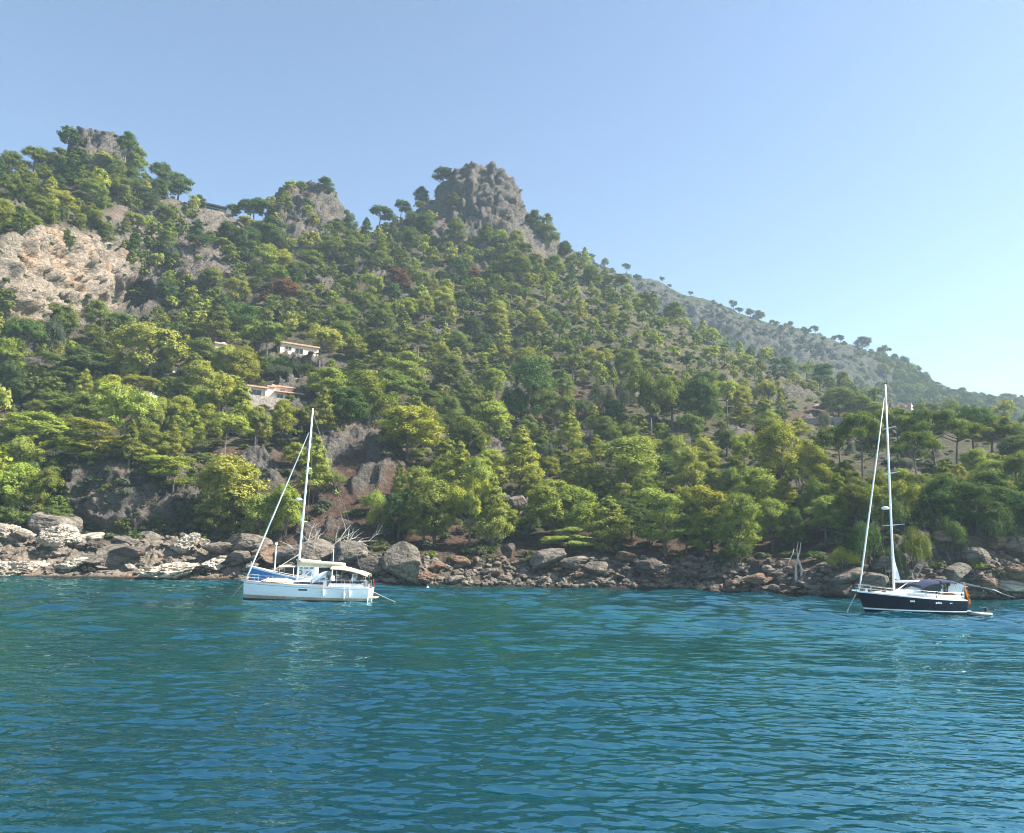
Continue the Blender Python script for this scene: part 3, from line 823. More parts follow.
def fill_wood():
    """the rest of the wood: wherever the ground is not rock or bare earth and no tree stands yet"""
    got = [(p[0], p[1] - p[2] * 0.45, p[3], p[2]) for p in PLAN if p[4] != 'bush']
    arr = np.array(got)
    tries = 0
    new = []
    sx = np.linspace(-150, 1170, 300); skyl = table(SKY_MAIN, sx)
    while tries < 26000:
        tries += 1
        px = rng.uniform(-120, 1150)
        s = float(np.interp(px, sx, skyl))
        py = s + 2 + (575 - s) * rng.uniform(0, 1) ** 1.0
        if py > 545: continue
        P, rk, ea = ground(MAIN, px, py)
        if rk > 0.55 and rng.uniform() > (0.14 if px > 112 and py < 330 else 0.02): continue
        if ea > 0.5 and rng.uniform() > 0.05: continue
        D = math.hypot(P[0], P[1])
        hm = rng.choice([rng.uniform(4.5, 7.5), rng.uniform(7, 10.5), rng.uniform(9, 13)]) * (0.85 if rk > 0.3 else 1)
        h = hm / D * FPX * 1.04
        kd = rng.choice(['round', 'twin', 'tall', 'umbrella', 'layered'], p=[0.58, 0.24, 0.10, 0.06, 0.02])
        w = h * {'round': 0.80, 'twin': 0.85, 'tall': 0.5, 'umbrella': 0.9, 'layered': 0.95}[kd] * rng.uniform(0.85, 1.15)
        cyy = py - h * 0.45
        # the open clearings of the middle hillside
        if 520 < px < 760 and 395 < py < 450 and rng.uniform() < 0.7: continue
        if 730 < px < 900 and 400 < py < 470 and rng.uniform() < 0.75: continue
        if 200 < px < 330 and 440 < py < 520: continue
        if any(x0 < px + w / 2 and px - w / 2 < x1 and y0 < py and py - h < y1 for x0, y0, x1, y1 in KEEP_CLEAR): continue
        ddx = (arr[:, 0] - px) / (0.37 * (arr[:, 2] + w)); ddy = (arr[:, 1] - cyy) / (0.26 * (arr[:, 3] + h))
        if np.min(ddx * ddx + ddy * ddy) < 1: continue
        arr = np.vstack([arr, [px, cyy, w, h]])
        tone = rng.choice(['d', 'm', 'y'], p=[0.16, 0.5, 0.34] if py < 330 else [0.15, 0.4, 0.45])
        new.append([px, py, h, w, kd, tone, False])
    return new
PLAN += fill_wood()

def place(item, T=MAIN):
    px, py, h, w, kd, tone, meas = item
    P, rk, ea = ground(T, px, py)
    D = float(np.hypot(P[0], P[1]))
    k = D / FPX * 0.96
    p = PROTO[kd][int(rng.integers(len(PROTO[kd])))]
    return P, h * k / p.top * 1.04, w * k / (2 * p.half) * 1.03, p

def tint(tone):
    c = np.array(TONE[tone]) * rng.uniform(0.82, 1.2) * np.array([rng.uniform(0.9, 1.12), 1, rng.uniform(0.85, 1.2)])
    return tuple(float(v) for v in c)

def size_word(h):
    return "tall" if h > 58 else "tallish" if h > 42 else "middling" if h > 29 else "small"

def plant(item, named):
    P, sz, sx, p = place(item)
    kd = item[4]
    name = "shrub" if kd == 'bush' else "umbrella_pine" if kd == 'umbrella' else "pine_tree"
    root = empty(name, (float(P[0]), float(P[1]), float(P[2]) - 0.15), float(rng.uniform(-0.5, 0.5)) + (math.pi if rng.uniform() < 0.5 else 0))
    col = tint(item[5])
    grp = {"shrub": "shrubs on the hillside", "umbrella_pine": "umbrella pines", "pine_tree": "pines on the hillside"}[name]
    tag(root, None, "shrub" if kd == 'bush' else "pine tree", grp)
    c = link(bpy.data.objects.new("crown", p.crown), root)
    c.scale = (sx, sx, sz); c.color = (*col, 1)
    if kd != 'bush':
        t = link(bpy.data.objects.new("trunk", p.trunk), root)
        t.scale = (min(sx, sz * 1.2), min(sx, sz * 1.2), sz)
    else:
        s = MBSTEM.copy(); link(s, root); s.scale = (sx * 3, sx * 3, sz * 4)
    cx, cyy = item[0], item[1] - item[2] * 0.55
    named.append((root, f"{size_word(item[2])} {TONE_WORD[item[5]]} {KIND_WORD[kd]}", cx, cyy, grp))

_st = MB()
for k in range(5):
    th = k * 1.26
    _st.tube([(0, 0, -0.4), (0.4 * math.cos(th), 0.4 * math.sin(th), 0.7), (1.0 * math.cos(th), 1.0 * math.sin(th), 1.7)], [0.09, 0.06, 0.02], 5)
MBSTEM = _st.build("stem", M_BARK)
bpy.context.scene.collection.objects.unlink(MBSTEM)

def in_frame(i): return -8 < i[0] < 1032
pines = sorted([i for i in PLAN if i[4] not in ('bush', 'umbrella') and in_frame(i)], key=lambda i: (-int(i[6]), -i[2] * i[3]))
umb = sorted([i for i in PLAN if i[4] == 'umbrella' and in_frame(i)], key=lambda i: (-int(i[6]), -i[2] * i[3]))
bushes = [i for i in PLAN if i[4] == 'bush' and in_frame(i)]
NAMED = []
for it in sorted(pines[:300], key=lambda i: -i[2] * i[3]) + umb[:90] + bushes:
    plant(it, NAMED)
name_them_apart(NAMED)

# every further tree of the upper slopes, too many to count: one mass
def coarse_mass(name, items, T, mat):
    V, C = [], []
    for it in items:
        P, sz, sx, p = place(it, T)
        th = rng.uniform(0, 6.28)
        q = p.coarse.copy()
        c, s = math.cos(th), math.sin(th)
        X = (q[:, 0] * c - q[:, 1] * s) * sx; Y = (q[:, 0] * s + q[:, 1] * c) * sx
        q = np.stack([X, Y, q[:, 2] * sz], 1) + P
        V.append(q)
        C.append(np.repeat(np.array([[*tint(it[5]), 1]]), len(q), 0))
        if it[4] != 'bush':
            # a simple stem
            r0 = 0.2 * sz
            base = np.array([[-r0, -r0, -0.5], [r0, -r0, -0.5], [r0 * .5, 0, 6 * sz], [-r0 * .5, 0, 6 * sz], [r0, r0, -0.5], [-r0, r0, -0.5], [-r0 * .5, 0, 6 * sz], [r0 * .5, 0, 6 * sz]]) + P
            V.append(base); C.append(np.repeat(np.array([[0.10, 0.08, 0.06, 1]]), 8, 0))
    V = np.concatenate(V); C = np.concatenate(C)
    o = mesh_np(name, V, np.arange(len(V)).reshape(-1, 4), [mat], None, {"tint": ('FLOAT_COLOR', C)})
    return tag(o, kind="stuff")
rest = pines[300:] + umb[90:] + [i for i in PLAN if i[4] != 'bush' and not in_frame(i)]
coarse_mass("hillside_woods", rest, MAIN, M_LEAF_A)

# low scrub and heath between the trees
scrub = []
while len(scrub) < 5200:
    px = rng.uniform(-100, 1130); py = rng.uniform(140, 590)
    s = float(table(SKY_MAIN, np.array([px]))[0]); sh = float(table(SHORE_Y, np.array([px]))[0])
    if py < s + 2 or py > sh - 16: continue
    P, rk, ea = ground(MAIN, px, py)
    if rk > 0.5 and rng.uniform() > 0.22: continue
    if ea > 0.5 and rng.uniform() > 0.18: continue
    if any(x0 < px < x1 and y0 < py < y1 for x0, y0, x1, y1 in KEEP_CLEAR[5:11]): continue
    D = math.hypot(P[0], P[1])
    w = rng.uniform(1.0, 2.8) / D * FPX
    scrub.append([px, py, w * rng.uniform(0.45, 0.8), w, 'bush', rng.choice(['d', 'm', 'g', 'g', 'g']), False])
coarse_mass("scrub_undergrowth", scrub, MAIN, M_LEAF_A)

# the far mountain: lone trees on its skyline, and a mass below
FN = []
for cid, txt in FAR_TREES.items():
    ox, oy, sc = CROPS[cid]
    for e in txt.split():
        cx, top, foot, w = (float(q) for q in e.split(','))
        it = [ox + cx / sc, oy + foot / sc, (foot - top) / sc, w / sc, rng.choice(['round', 'round', 'twin']), 'd', True]
        P, sz, sx, p = place(it, FAR)
        root = empty("pine_tree", tuple(float(v) for v in P))
        tag(root, None, "pine tree", "lone trees on the far ridge")
        c = link(bpy.data.objects.new("crown", p.crown), root); c.scale = (sx, sx, sz); c.color = (*tint('d'), 1)
        t = link(bpy.data.objects.new("trunk", p.trunk), root); t.scale = (sx, sx, sz)
        wd = "broad" if w > 38 else "little" if w < 22 else "rounded"
        x = it[0]
        if x < 585 or x > 1100: x = x
        FN.append((root, wd, x))
FN.sort(key=lambda t: t[2])
ORD = "first second third fourth fifth sixth seventh eighth ninth tenth eleventh twelfth".split()
for k, (o, wd, x) in enumerate(FN):
    half = "upper" if x < 745 else "middle" if x < 885 else "lower"
    mates = [t for t in FN if ("upper" if t[2] < 745 else "middle" if t[2] < 885 else "lower") == half]
    n = [t[0] for t in mates].index(o)
    o["label"] = f"{wd} hazy tree on the {half} far ridge line, {ORD[min(n, 11)]} going downhill"
far = []
sxs = np.linspace(530, 1300, 200); fsky = table(SKY_FAR, sxs)
while len(far) < 3400:
    px = rng.uniform(540, 1250); s = float(np.interp(px, sxs, fsky)); py = s + 1 + rng.uniform(0, 1) * 85
    P, rk, ea = ground(FAR, px, py)
    if rk > 0.35 and rng.uniform() > 0.25: continue
    if py < s + 12 and px < 880 and rng.uniform() > 0.45: continue
    h = rng.uniform(2.0, 6.5) if px < 880 else rng.uniform(5, 11)
    far.append([px, py, h, h * rng.uniform(0.8, 1.2), rng.choice(['round', 'bush', 'bush', 'tall']), rng.choice(['d', 'd', 'm']), False])
coarse_mass("far_woods", far, FAR, M_LEAF_A)
# ---------------------------------------------------------------- shore boulders
def ico(sub):
    import bmesh
    bm = bmesh.new(); bmesh.ops.create_icosphere(bm, subdivisions=sub, radius=1.0)
    bm.verts.ensure_lookup_table()
    V = np.array([v.co[:] for v in bm.verts]); F = np.array([[v.index for v in f.verts] for f in bm.faces])
    bm.free()
    return V, F
IV, IF = ico(5)
def rock_data(seed, cuts=9, rough=1.0, pitted=False):
    g = np.random.default_rng(seed)
    V = IV.copy()
    V = V * (1 + 0.22 * fbm(V * 1.1 + seed * 3.1, 2, seed))[:, None]
    for k in range(cuts):
        n = rand_dirs(g, 1)[0]; d = g.uniform(0.50, 0.86)
        t = V @ n - d
        V = V - np.outer(np.clip(t, 0, None) * 0.93, n)
    nr = V / np.linalg.norm(V, axis=1, keepdims=True)
    dd = 0.055 * fbm(V * 3.0 + seed, 4, seed + 5, 0.55, True) + 0.03 * fbm(V * 9.0, 3, seed + 9, 0.6, True)
    if pitted: dd = dd * 3.6 - 0.22 * np.clip(fbm(V * 4.2 + 9, 3, seed + 31), 0, 1)
    V = V + nr * (dd * rough)[:, None]
    V[:, 2] *= 0.8
    V /= np.abs(V).max(0)[None, :]
    o = mesh_np("boulder", V, IF, [M_ROCK], None, None, False)
    me = o.data; bpy.data.objects.remove(o)
    return me
ROCK_ME = [rock_data(100 + k, 8 + k % 4) for k in range(7)]
PIT_ME = [rock_data(200 + k, 5, 1.3, True) for k in range(5)]

# centre x, foot y, width, height (pixels of the photograph), pitted?, tone
PALE, MIDR, DARKR, WARM = (1.75, 1.66, 1.52), (0.72, 0.67, 0.61), (0.40, 0.36, 0.33), (0.72, 0.52, 0.40)
BIG = """55,541,40,24,0,M 12,556,30,29,1,P 6,578,40,24,1,P 36,578,36,24,1,P 28,553,26,14,0,D 50,553,22,13,1,P 62,560,26,16,1,P 48,567,22,14,1,P 78,557,22,12,0,M 92,550,26,16,0,P 70,575,24,13,1,P
 90,572,26,14,0,M 112,571,34,26,0,M 104,578,26,10,1,P 130,556,30,16,0,M 150,552,34,20,0,M 128,572,30,14,0,D 143,579,46,20,1,P 168,580,56,24,1,P 186,565,26,22,1,P 205,580,52,14,1,D 214,574,24,14,1,P 222,566,30,16,0,M
 238,572,26,20,0,M 250,560,40,26,0,M 270,566,36,24,0,W 292,562,34,24,0,M 318,570,40,28,0,M 345,574,40,36,0,M 372,578,36,20,0,D 403,583,40,39,0,M 388,584,20,12,0,D 424,583,26,14,1,W 440,584,26,14,1,W 434,573,20,13,0,W
 457,565,22,12,0,W 452,583,22,10,0,M 470,584,32,18,0,M 490,586,22,15,0,D 519,586,29,21,0,M 541,585,24,13,0,D 543,572,42,24,0,M 574,573,30,18,0,M 568,587,34,15,1,M 593,576,24,20,0,M 604,588,22,16,0,D 618,588,32,20,0,M
 626,568,20,12,0,W 640,588,30,22,0,M 660,589,28,22,0,W 650,577,26,14,0,D 676,590,30,16,0,M 686,581,22,10,0,W 700,591,26,15,0,M 722,592,26,12,0,D 742,593,30,13,0,M 757,586,26,12,0,W 765,594,22,10,0,M
 786,595,26,12,0,W 806,596,26,13,0,W 826,596,22,10,0,M 840,594,28,18,0,D 846,582,30,16,0,M 868,586,30,22,0,M 880,572,22,14,0,D 930,596,40,22,0,D 952,580,28,20,0,M 975,570,26,24,0,M 1000,597,34,20,0,D 1008,588,26,16,0,P
 985,585,24,14,0,W 1018,580,26,18,0,W 968,596,24,12,0,M 990,560,18,14,0,W 1012,560,30,20,0,M 940,560,18,14,0,W 517,520,19,20,0,M 508,560,16,20,0,D 819,411,14,8,0,P 470,548,14,10,0,W 420,600,0,0,0,M""".split()
TN = {'P': (PALE, "pale"), 'M': (MIDR, "grey"), 'D': (DARKR, "dark"), 'W': (WARM, "brownish")}
ROCK_NAMED = []
def rock_at(px, foot, w, h, pitted, tone, onto=None):
    if w <= 0: return
    shy = float(table(SHORE_Y, np.array([px]))[0])
    if foot > shy - 3:
        P = on_sea(px, max(foot, shy - 1.0)); P[2] = 0.0
        P[:2] *= 1.012
    else:
        P, _, _ = ground(MAIN, px, foot)
        P = P.copy(); P[:2] *= 0.992
    D = float(np.hypot(P[0], P[1])); k = D / FPX
    me = (PIT_ME if pitted else ROCK_ME)[int(rng.integers(5))]
    o = link(bpy.data.objects.new("boulder", me))
    hx, hz = w * k * 0.56, h * k * (0.58 if 45 < px < 65 or 398 < px < 410 else 0.40 if px < 250 else 0.42)
    o.scale = (hx, hx * rng.uniform(0.75, 1.1), hz)
    o.location = (P[0], P[1], P[2] + hz * 0.62)
    o.rotation_euler = (rng.uniform(-0.3, 0.3), rng.uniform(-0.35, 0.35), rng.uniform(-0.7, 0.7) + (math.pi if rng.uniform() < .5 else 0))
    c, word = TN[tone]; j = rng.uniform(0.85, 1.12)
    o.color = (c[0] * j, c[1] * j, c[2] * j, 1)
    tag(o, None, "boulder", "boulders along the shore")
    sw = "huge" if w > 37 else "big" if w > 25 else "medium" if w > 15 else "small"
    ROCK_NAMED.append((o, f"{sw} {word} {'pitted ' if pitted else ''}boulder", px, foot - h / 2, "boulders along the shore"))
for e in BIG:
    a = e.split(',')
    rock_at(float(a[0]), float(a[1]), float(a[2]), float(a[3]), a[4] == '1', a[5])
for k in range(205):
    px = rng.uniform(-5, 1029)
    shy = float(table(SHORE_Y, np.array([px]))[0])
    reach = 40 if px < 250 else 13 if px < 820 else 30
    foot = shy + 0.5 - reach * rng.uniform(0, 1) ** 1.6
    w = rng.uniform(6, 15) * (1.15 if px < 250 else 0.95)
    rock_at(px, foot, w, w * rng.uniform(0.35, 0.75), px < 240 and rng.uniform() < 0.65, rng.choice(['P', 'M', 'M', 'D'] if px < 250 else ['M', 'D', 'W', 'M']))
name_them_apart(ROCK_NAMED)

# the small stones no one would count
def rubble():
    V, F, n = [], [], 0
    v0, f0 = ico(2)
    for k in range(2600):
        px = rng.uniform(-60, 1090); shy = float(np.interp(px, [-300, 0, 240, 380, 640, 860, 1324], [573, 578, 581, 586, 590, 598, 606]))
        reach = 46 if px < 250 else 22 if px < 820 else 40
        py = shy - reach * rng.uniform(0, 1) ** 1.3
        P, _, _ = ground(MAIN, px, py)
        s = rng.uniform(0.22, 0.75)
        q = v0 * (1 + 0.35 * rng.normal(size=(len(v0), 1)) * 0.5) * np.array([s, s, s * 0.65]) * rng.uniform(0.8, 1.25, 3)
        V.append(q + P + np.array([0, 0, s * 0.2])); F.append(f0 + n); n += len(v0)
    o = mesh_np("rubble", np.concatenate(V), np.concatenate(F), [M_ROCK])
    o.color = (0.7, 0.63, 0.57, 1)
    tag(o, kind="stuff")
rubble()

# ---------------------------------------------------------------- dead wood
def branchwork(b, p, d, length, rad, depth, g):
    n = 5
    pts, rs = [Vector(p)], [rad]
    dv = Vector(d).normalized()
    for k in range(n):
        dv = (dv + Vector((g.normal(0, .16), g.normal(0, .16), g.normal(0, .12)))).normalized()
        pts.append(pts[-1] + dv * length / n); rs.append(rad * (1 - 0.8 * (k + 1) / n))
    b.tube(pts, rs, 5)
    if depth > 0:
        for k in range(int(g.integers(3, 5))):
            i = int(g.integers(1, n)); q = rand_dirs(g, 1)[0]
            branchwork(b, pts[i], dv * 0.9 + Vector(q) * 0.75, length * g.uniform(0.4, 0.65), rs[i] * 0.65, depth - 1, g)

def dead_wood(name, px, foot, spec, label, cat, seed):
    g = np.random.default_rng(seed)
    P, _, _ = ground(MAIN, px, foot)
    D = float(np.hypot(P[0], P[1])); k = D / FPX
    root = empty(name, (float(P[0]), float(P[1]), float(P[2])))
    tag(root, label, cat)
    for part, dx, dz, tx, tz, rad, depth in spec:
        b = MB()
        s = Vector((dx * k, -0.6, dz * k)); e = Vector((tx * k, -0.6 + g.uniform(-.5, .5), tz * k))
        branchwork(b, s, e - s, (e - s).length, rad, depth, g)
        b.build(part, M_DEAD, root)
    return root
dead_wood("fallen_tree", 332, 566, [("trunk", 10, 0, 30, 26, 0.20, 2), ("branch", -20, 2, -22, 34, 0.10, 3), ("branch", -5, 2, 12, 36, 0.14, 2), ("branch", 6, 2, 44, 26, 0.12, 3), ("branch", 0, 0, -34, 22, 0.08, 3), ("branch", -12, 0, -8, 30, 0.08, 3), ("branch", 14, 2, 36, 12, 0.10, 2), ("branch", -26, 0, -40, 24, 0.07, 3)],
          "bleached tangle of dead branches fallen on the rocks behind the white sailboat", "dead tree", 5)
dead_wood("dead_tree", 796, 584, [("trunk", 0, 0, -1, 37, 0.24, 0), ("branch", -1, 30, -8, 6, 0.06, 1)], "upright pale dead trunk on the bank, standing straight beside a slanting one", "dead tree", 7)
dead_wood("dead_tree", 801, 580, [("trunk", 0, 0, 6, 32, 0.20, 0), ("branch", 3, 14, 8, 22, 0.05, 1)], "slanting pale dead trunk leaning away from its straight neighbour", "dead tree", 8)
dead_wood("driftwood_branch", 955, 585, [("trunk", 0, 3, 42, -12, 0.17, 0), ("branch", 18, -2, 32, -3, 0.08, 1), ("branch", 20, -3, 18, -12, 0.06, 0)], "long bleached branch lying over rocks behind the dark sailboat's stern", "driftwood", 9)
dead_wood("driftwood_branch", 1008, 590, [("trunk", 0, 4, 20, 1, 0.14, 0), ("branch", 8, 2, 14, 6, 0.05, 1)], "short bleached branch on the rocks at the edge of the shore", "driftwood", 10)
dead_wood("driftwood_branch", 640, 566, [("trunk", 0, 2, 22, 1, 0.12, 0)], "thin pale log lying flat on the brown bank of the middle shore", "driftwood", 12)
dead_wood("dead_tree", 912, 588, [("trunk", -4, 0, 1, 24, 0.12, 2), ("branch", 0, 8, 6, 24, 0.08, 2)], "spiky grey dead sapling behind the dark sailboat's boom", "dead tree", 14)

# ---------------------------------------------------------------- houses
M_CREAM = plain("cream_render", (0.74, 0.60, 0.48), 0.85, var=0.08, scale=0.6)
M_WHITE_R = plain("white_render", (0.72, 0.62, 0.53), 0.85, var=0.07, scale=0.6)
M_PINK = plain("pink_render", (0.50, 0.33, 0.27), 0.85, var=0.14, scale=0.5)
M_TILE = plain("terracotta_tiles", (0.42, 0.26, 0.18), 0.85, var=0.25, scale=2.5)
M_STONEW = plain("rubble_stone_wall", (0.25, 0.22, 0.19), 0.95, var=0.4, scale=1.6, bump=0.2)
M_GLASSD = plain("window_glass", (0.03, 0.04, 0.05), 0.08, var=0.1)
M_BLUEW = plain("blue_shutter", (0.16, 0.22, 0.32), 0.5)
M_CONC = plain("grey_concrete", (0.30, 0.29, 0.27), 0.85, var=0.15)
M_FRAME = plain("window_frame_paint", (0.45, 0.40, 0.34), 0.6)

class House:
    """a house whose front looks to the sea; parts are given in pixels right of / above its anchor and metres deep"""
    def __init__(s, name, px, foot, rng_m, yaw, label, cat="house"):
        P, _, _ = ground(MAIN, px, foot)
        base = at_range(px, foot, rng_m or float(np.hypot(P[0], P[1])))
        s.k = float(np.hypot(base[0], base[1])) / FPX
        az = math.atan2(base[0], base[1])
        s.root = empty(name, tuple(float(v) for v in base), -az + R(yaw))
        tag(s.root, label, cat)
    def box(s, part, x0, x1, z0, z1, y0, y1, mat, parent=None, tilt=0.0):
        k = s.k
        b = MB()
        b.box(((x0 + x1) / 2 * k, (y0 + y1) / 2, (z0 + z1) / 2 * k), ((x1 - x0) * k, y1 - y0, (z1 - z0) * k), rot=Matrix.Rotation(tilt, 3, 'X'))
        return b.build(part, mat, parent or s.root)
    def window(s, x0, x1, z0, z1, y, glass=None):
        k = s.k
        f = MB()
        t = 0.13
        X0, X1, Z0, Z1 = x0 * k, x1 * k, z0 * k, z1 * k
        for c, sz in ((((X0 + X1) / 2, y - 0.02, Z1), (X1 - X0 + t, 0.16, t)), (((X0 + X1) / 2, y - 0.05, Z0), (X1 - X0 + 2 * t, 0.24, t)), ((X0, y - 0.02, (Z0 + Z1) / 2), (t, 0.15, Z1 - Z0 - t)), ((X1, y - 0.02, (Z0 + Z1) / 2), (t, 0.15, Z1 - Z0 - t)),
                      (((X0 + X1) / 2, y - 0.01, (Z0 + Z1) / 2), (t * 0.7, 0.1, Z1 - Z0 - t))):
            f.box(c, sz)
        w = f.build("window", M_FRAME, s.root)
        g = MB().box(((X0 + X1) / 2, y - 0.003, (Z0 + Z1) / 2), (X1 - X0 - t, 0.05, Z1 - Z0 - t))
        g.build("pane", glass or M_GLASSD, w)

# lower villa
v = House("villa", 280, 408, None, 15, "cream villa with two terraces and low tiled roofs above a grey stone base wall")
v.box("stone_base", -32, 26, -12, 9.5, -0.5, 9, M_STONEW)
v.box("wall", -31, -13, 9.5, 17.8, 1.2, 9, M_CREAM)
v.box("roof", -33, -12, 17.8, 19.2, 0.0, 9.6, M_TILE)
v.window(-28, -18, 10.4, 16, 1.2)
v.box("wall", -13, -5, 9.5, 20.0, 0.6, 9, M_CREAM)
v.box("roof", -13.6, -4.6, 20.0, 21.3, 0.2, 9.3, M_TILE)
v.box("wall", -5, 15, 9.5, 22.4, 2.8, 11, M_WHITE_R)
r_ = v.box("roof", -7.5, 16, 22.4, 23.8, 1.9, 11.6, M_TILE)
v.box("chimney", -4, -1.6, 23.8, 27, 6, 7, M_WHITE_R, r_)
v.window(1.5, 6, 16.0, 20.8, 2.8, M_BLUEW)
v.box("wall", -5, 21, 9.5, 15.6, 1.0, 2.79, M_CREAM)
v.box("roof", -6, 22.4, 15.6, 16.8, -0.6, 4.2, M_TILE)
v.window(9, 18, 10.2, 14.8, 1.0)  # terrace opening; the dark pane imitates the shade inside it
v.window(-3, 3, 10.2, 14.2, 1.0)
v.box("side_wing", 21.2, 31, 3, 11.0, 1.6, 8, M_CREAM)
v.box("roof", 20.4, 32, 11.0, 12.2, 0.9, 8.6, M_TILE)
for cx in (-30.4, -14.2, 20.4): v.box("pillar", cx - 0.7, cx + 0.7, 9.5, 15.58 if cx > 0 else 17.78, 0.0 if cx > 0 else 0.4, 0.8, M_CREAM)
# upper villa
v = House("villa", 299, 359, None, 15, "long single-storey cream villa with two dark windows on the slope above the lower villa")
v.box("wall", -19, 19, -6, 13.5, 0, 8, M_CREAM)
rr_ = v.box("roof", -20, 20, 13.5, 15.0, -0.7, 8.6, M_TILE)
v.box("chimney", -13.6, -12, 15.0, 17, 3, 3.8, M_CREAM, rr_); v.box("chimney", -5.6, -4, 15.0, 17.2, 4, 4.8, M_CREAM, rr_)
v.window(-14.5, -8, 7.4, 11, 0); v.window(-4.5, 3.5, 4.8, 10.4, 0); v.window(9, 14, 6, 10, 0)
v.box("terrace", -6, 21, -7, 2.4, -3.2, -0.01, M_STONEW)
# half-hidden villa
v = House("villa", 226, 356, None, 15, "small cream house half hidden by pines with a white chimney")
v.box("wall", -11, 12, -6, 10.5, 0, 7, M_CREAM)
rr_ = v.box("roof", -12, 13, 10.5, 12.0, -0.6, 7.6, M_TILE)
v.box("chimney", -3, 0, 12.0, 14.8, 2, 3, M_WHITE_R, rr_)
v.window(-7, -2.5, 4.5, 8.5, 0); v.window(4, 8, 4.5, 8.5, 0)
# hut
v = House("hut", 178, 373, None, 16, "tiny white hut with a flat roof among pines beside the bare track", "hut")
v.box("wall", -5, 5, -4, 4.4, 0, 3.5, M_WHITE_R); v.box("roof", -5.6, 5.6, 4.4, 5.4, -0.4, 3.9, M_TILE); v.window(-1.5, 1.5, 0.5, 3.4, 0)
# pavilion on the ridge
v = House("pavilion", 216, 212, None, 8, "low flat-roofed pavilion with a dark roof slab and white end wall on the ridge", "building")
v.box("floor_slab", -11, 15, -3, 1.2, 0, 6, M_CONC)
v.box("back_wall", -13, 10, 1.2, 6.0, 2.0, 5.5, M_CONC)
v.box("end_wall", 10.01, 14.5, 1.2, 7.2, 0.6, 5.6, M_WHITE_R)
v.box("roof", -15, 10, 6.0, 7.4, -0.4, 6.2, M_GLASSD)
v.window(-9, 3, 2.2, 5.4, 2.0); v.box("post", -13.6, -13.0, 1.0, 5.99, 0.2, 0.5, M_CONC)
# pink ruin
v = House("ruin", 902, 413, None, -8, "roofless pinkish stone house with broken walls among pines at the foot of the far ridge", "ruin")
v.box("wall", -9, 8, -5, 5.5, 0, 0.6, M_PINK); v.box("gable_wall", 5, 8, 5.51, 9.4, 0, 0.6, M_PINK); v.box("side_wall", 7.3, 8, -5, 8, 0.61, 6, M_PINK); v.box("side_wall", -9, -8.3, -5, 7.0, 0.61, 6, M_PINK)
v.box("lean_to_roof", -10, 3, 5.5, 6.4, -0.6, 4.5, M_TILE, None, 0.05)
v.window(-5, -2.6, 1, 4, 0); v.window(1, 3.4, 1, 4, 0)
# walls of the terraces
v = House("terrace_wall", 826, 428, None, -4, "long dark stone terrace wall on the slope below the pink ruin", "wall")
v.box("wall", -24, 22, -6, 9, 0, 1.2, M_STONEW); v.box("coping", -24.6, 22.6, 9, 10, -0.15, 1.35, M_STONEW)
v = House("road_wall", 152, 397, None, 30, "pale low wall edging the track through the pines", "wall")
v.box("wall", -9, 10, -4, 3.6, 0, 0.6, M_WHITE_R); v.box("coping", -9.5, 10.5, 3.6, 4.4, -0.1, 0.7, M_CREAM)
v = House("terrace_wall", 302, 384, None, 10, "brown terrace wall between the upper and lower villas", "wall")
v.box("wall", -12, 14, -6, 4.6, 0, 0.9, M_STONEW); v.box("coping", -12.5, 14.5, 4.6, 5.4, -0.1, 1.0, M_TILE)
# ---------------------------------------------------------------- boats
M_GEL = plain("white_gelcoat", (0.70, 0.72, 0.74), 0.25, var=0.03)
M_NAVY = plain("navy_gelcoat", (0.003, 0.0045, 0.013), 0.2, var=0.1)
M_NAVY.node_tree.nodes["Principled BSDF"].inputs["Specular IOR Level"].default_value = 0.2
M_TEAK = plain("teak_deck", (0.42, 0.27, 0.15), 0.7, var=0.25, scale=6)
M_BEIGE = plain("beige_canvas", (0.47, 0.41, 0.30), 0.9, var=0.1, scale=2)
M_BOOT = plain("weathered_boot_stripe", (0.30, 0.25, 0.18), 0.6, var=0.3, scale=2)
M_ANTI = plain("antifouling", (0.035, 0.04, 0.04), 0.8, var=0.3)
M_ALU = plain("painted_mast", (0.80, 0.80, 0.79), 0.35, var=0.04)
M_STEEL = plain("stainless_steel", (0.62, 0.63, 0.64), 0.22, metal=0.9)
M_WIRE = plain("rigging_wire", (0.16, 0.165, 0.17), 0.6)
M_SAIL = plain("white_sailcloth", (0.80, 0.79, 0.75), 0.8, var=0.06)
M_BLUEC = plain("blue_canvas", (0.006, 0.013, 0.055), 0.9, var=0.15)
M_BLUEH = plain("blue_hull_paint", (0.02, 0.16, 0.42), 0.35, var=0.12)
M_DARKG = plain("tinted_acrylic", (0.015, 0.018, 0.022), 0.08, var=0.1)
M_CLEAR = plain("clear_vinyl", (0.55, 0.62, 0.66), 0.15, var=0.1)
M_RED = plain("red_bunting", (0.60, 0.03, 0.02), 0.8, var=0.1)
M_YEL = plain("yellow_bunting", (0.80, 0.50, 0.02), 0.8, var=0.1)
M_GREYR = plain("grey_rubber", (0.20, 0.205, 0.21), 0.6, var=0.1)
M_BLACK = plain("black_plastic", (0.012, 0.012, 0.013), 0.4, var=0.2)
M_RUST = plain("red_lead_paint", (0.22, 0.05, 0.035), 0.7, var=0.25)
M_ROPE = plain("rope", (0.62, 0.58, 0.50), 0.9, var=0.1)
M_FEND = plain("fender_vinyl", (0.60, 0.63, 0.66), 0.5, var=0.08)

def beam_at(t, B, stern):
    if t > 0.38: return B / 2 * max(0.008, 1 - ((t - 0.38) / 0.62) ** 2.3)
    return B / 2 * (1 - (1 - stern) * ((0.38 - t) / 0.38) ** 2)

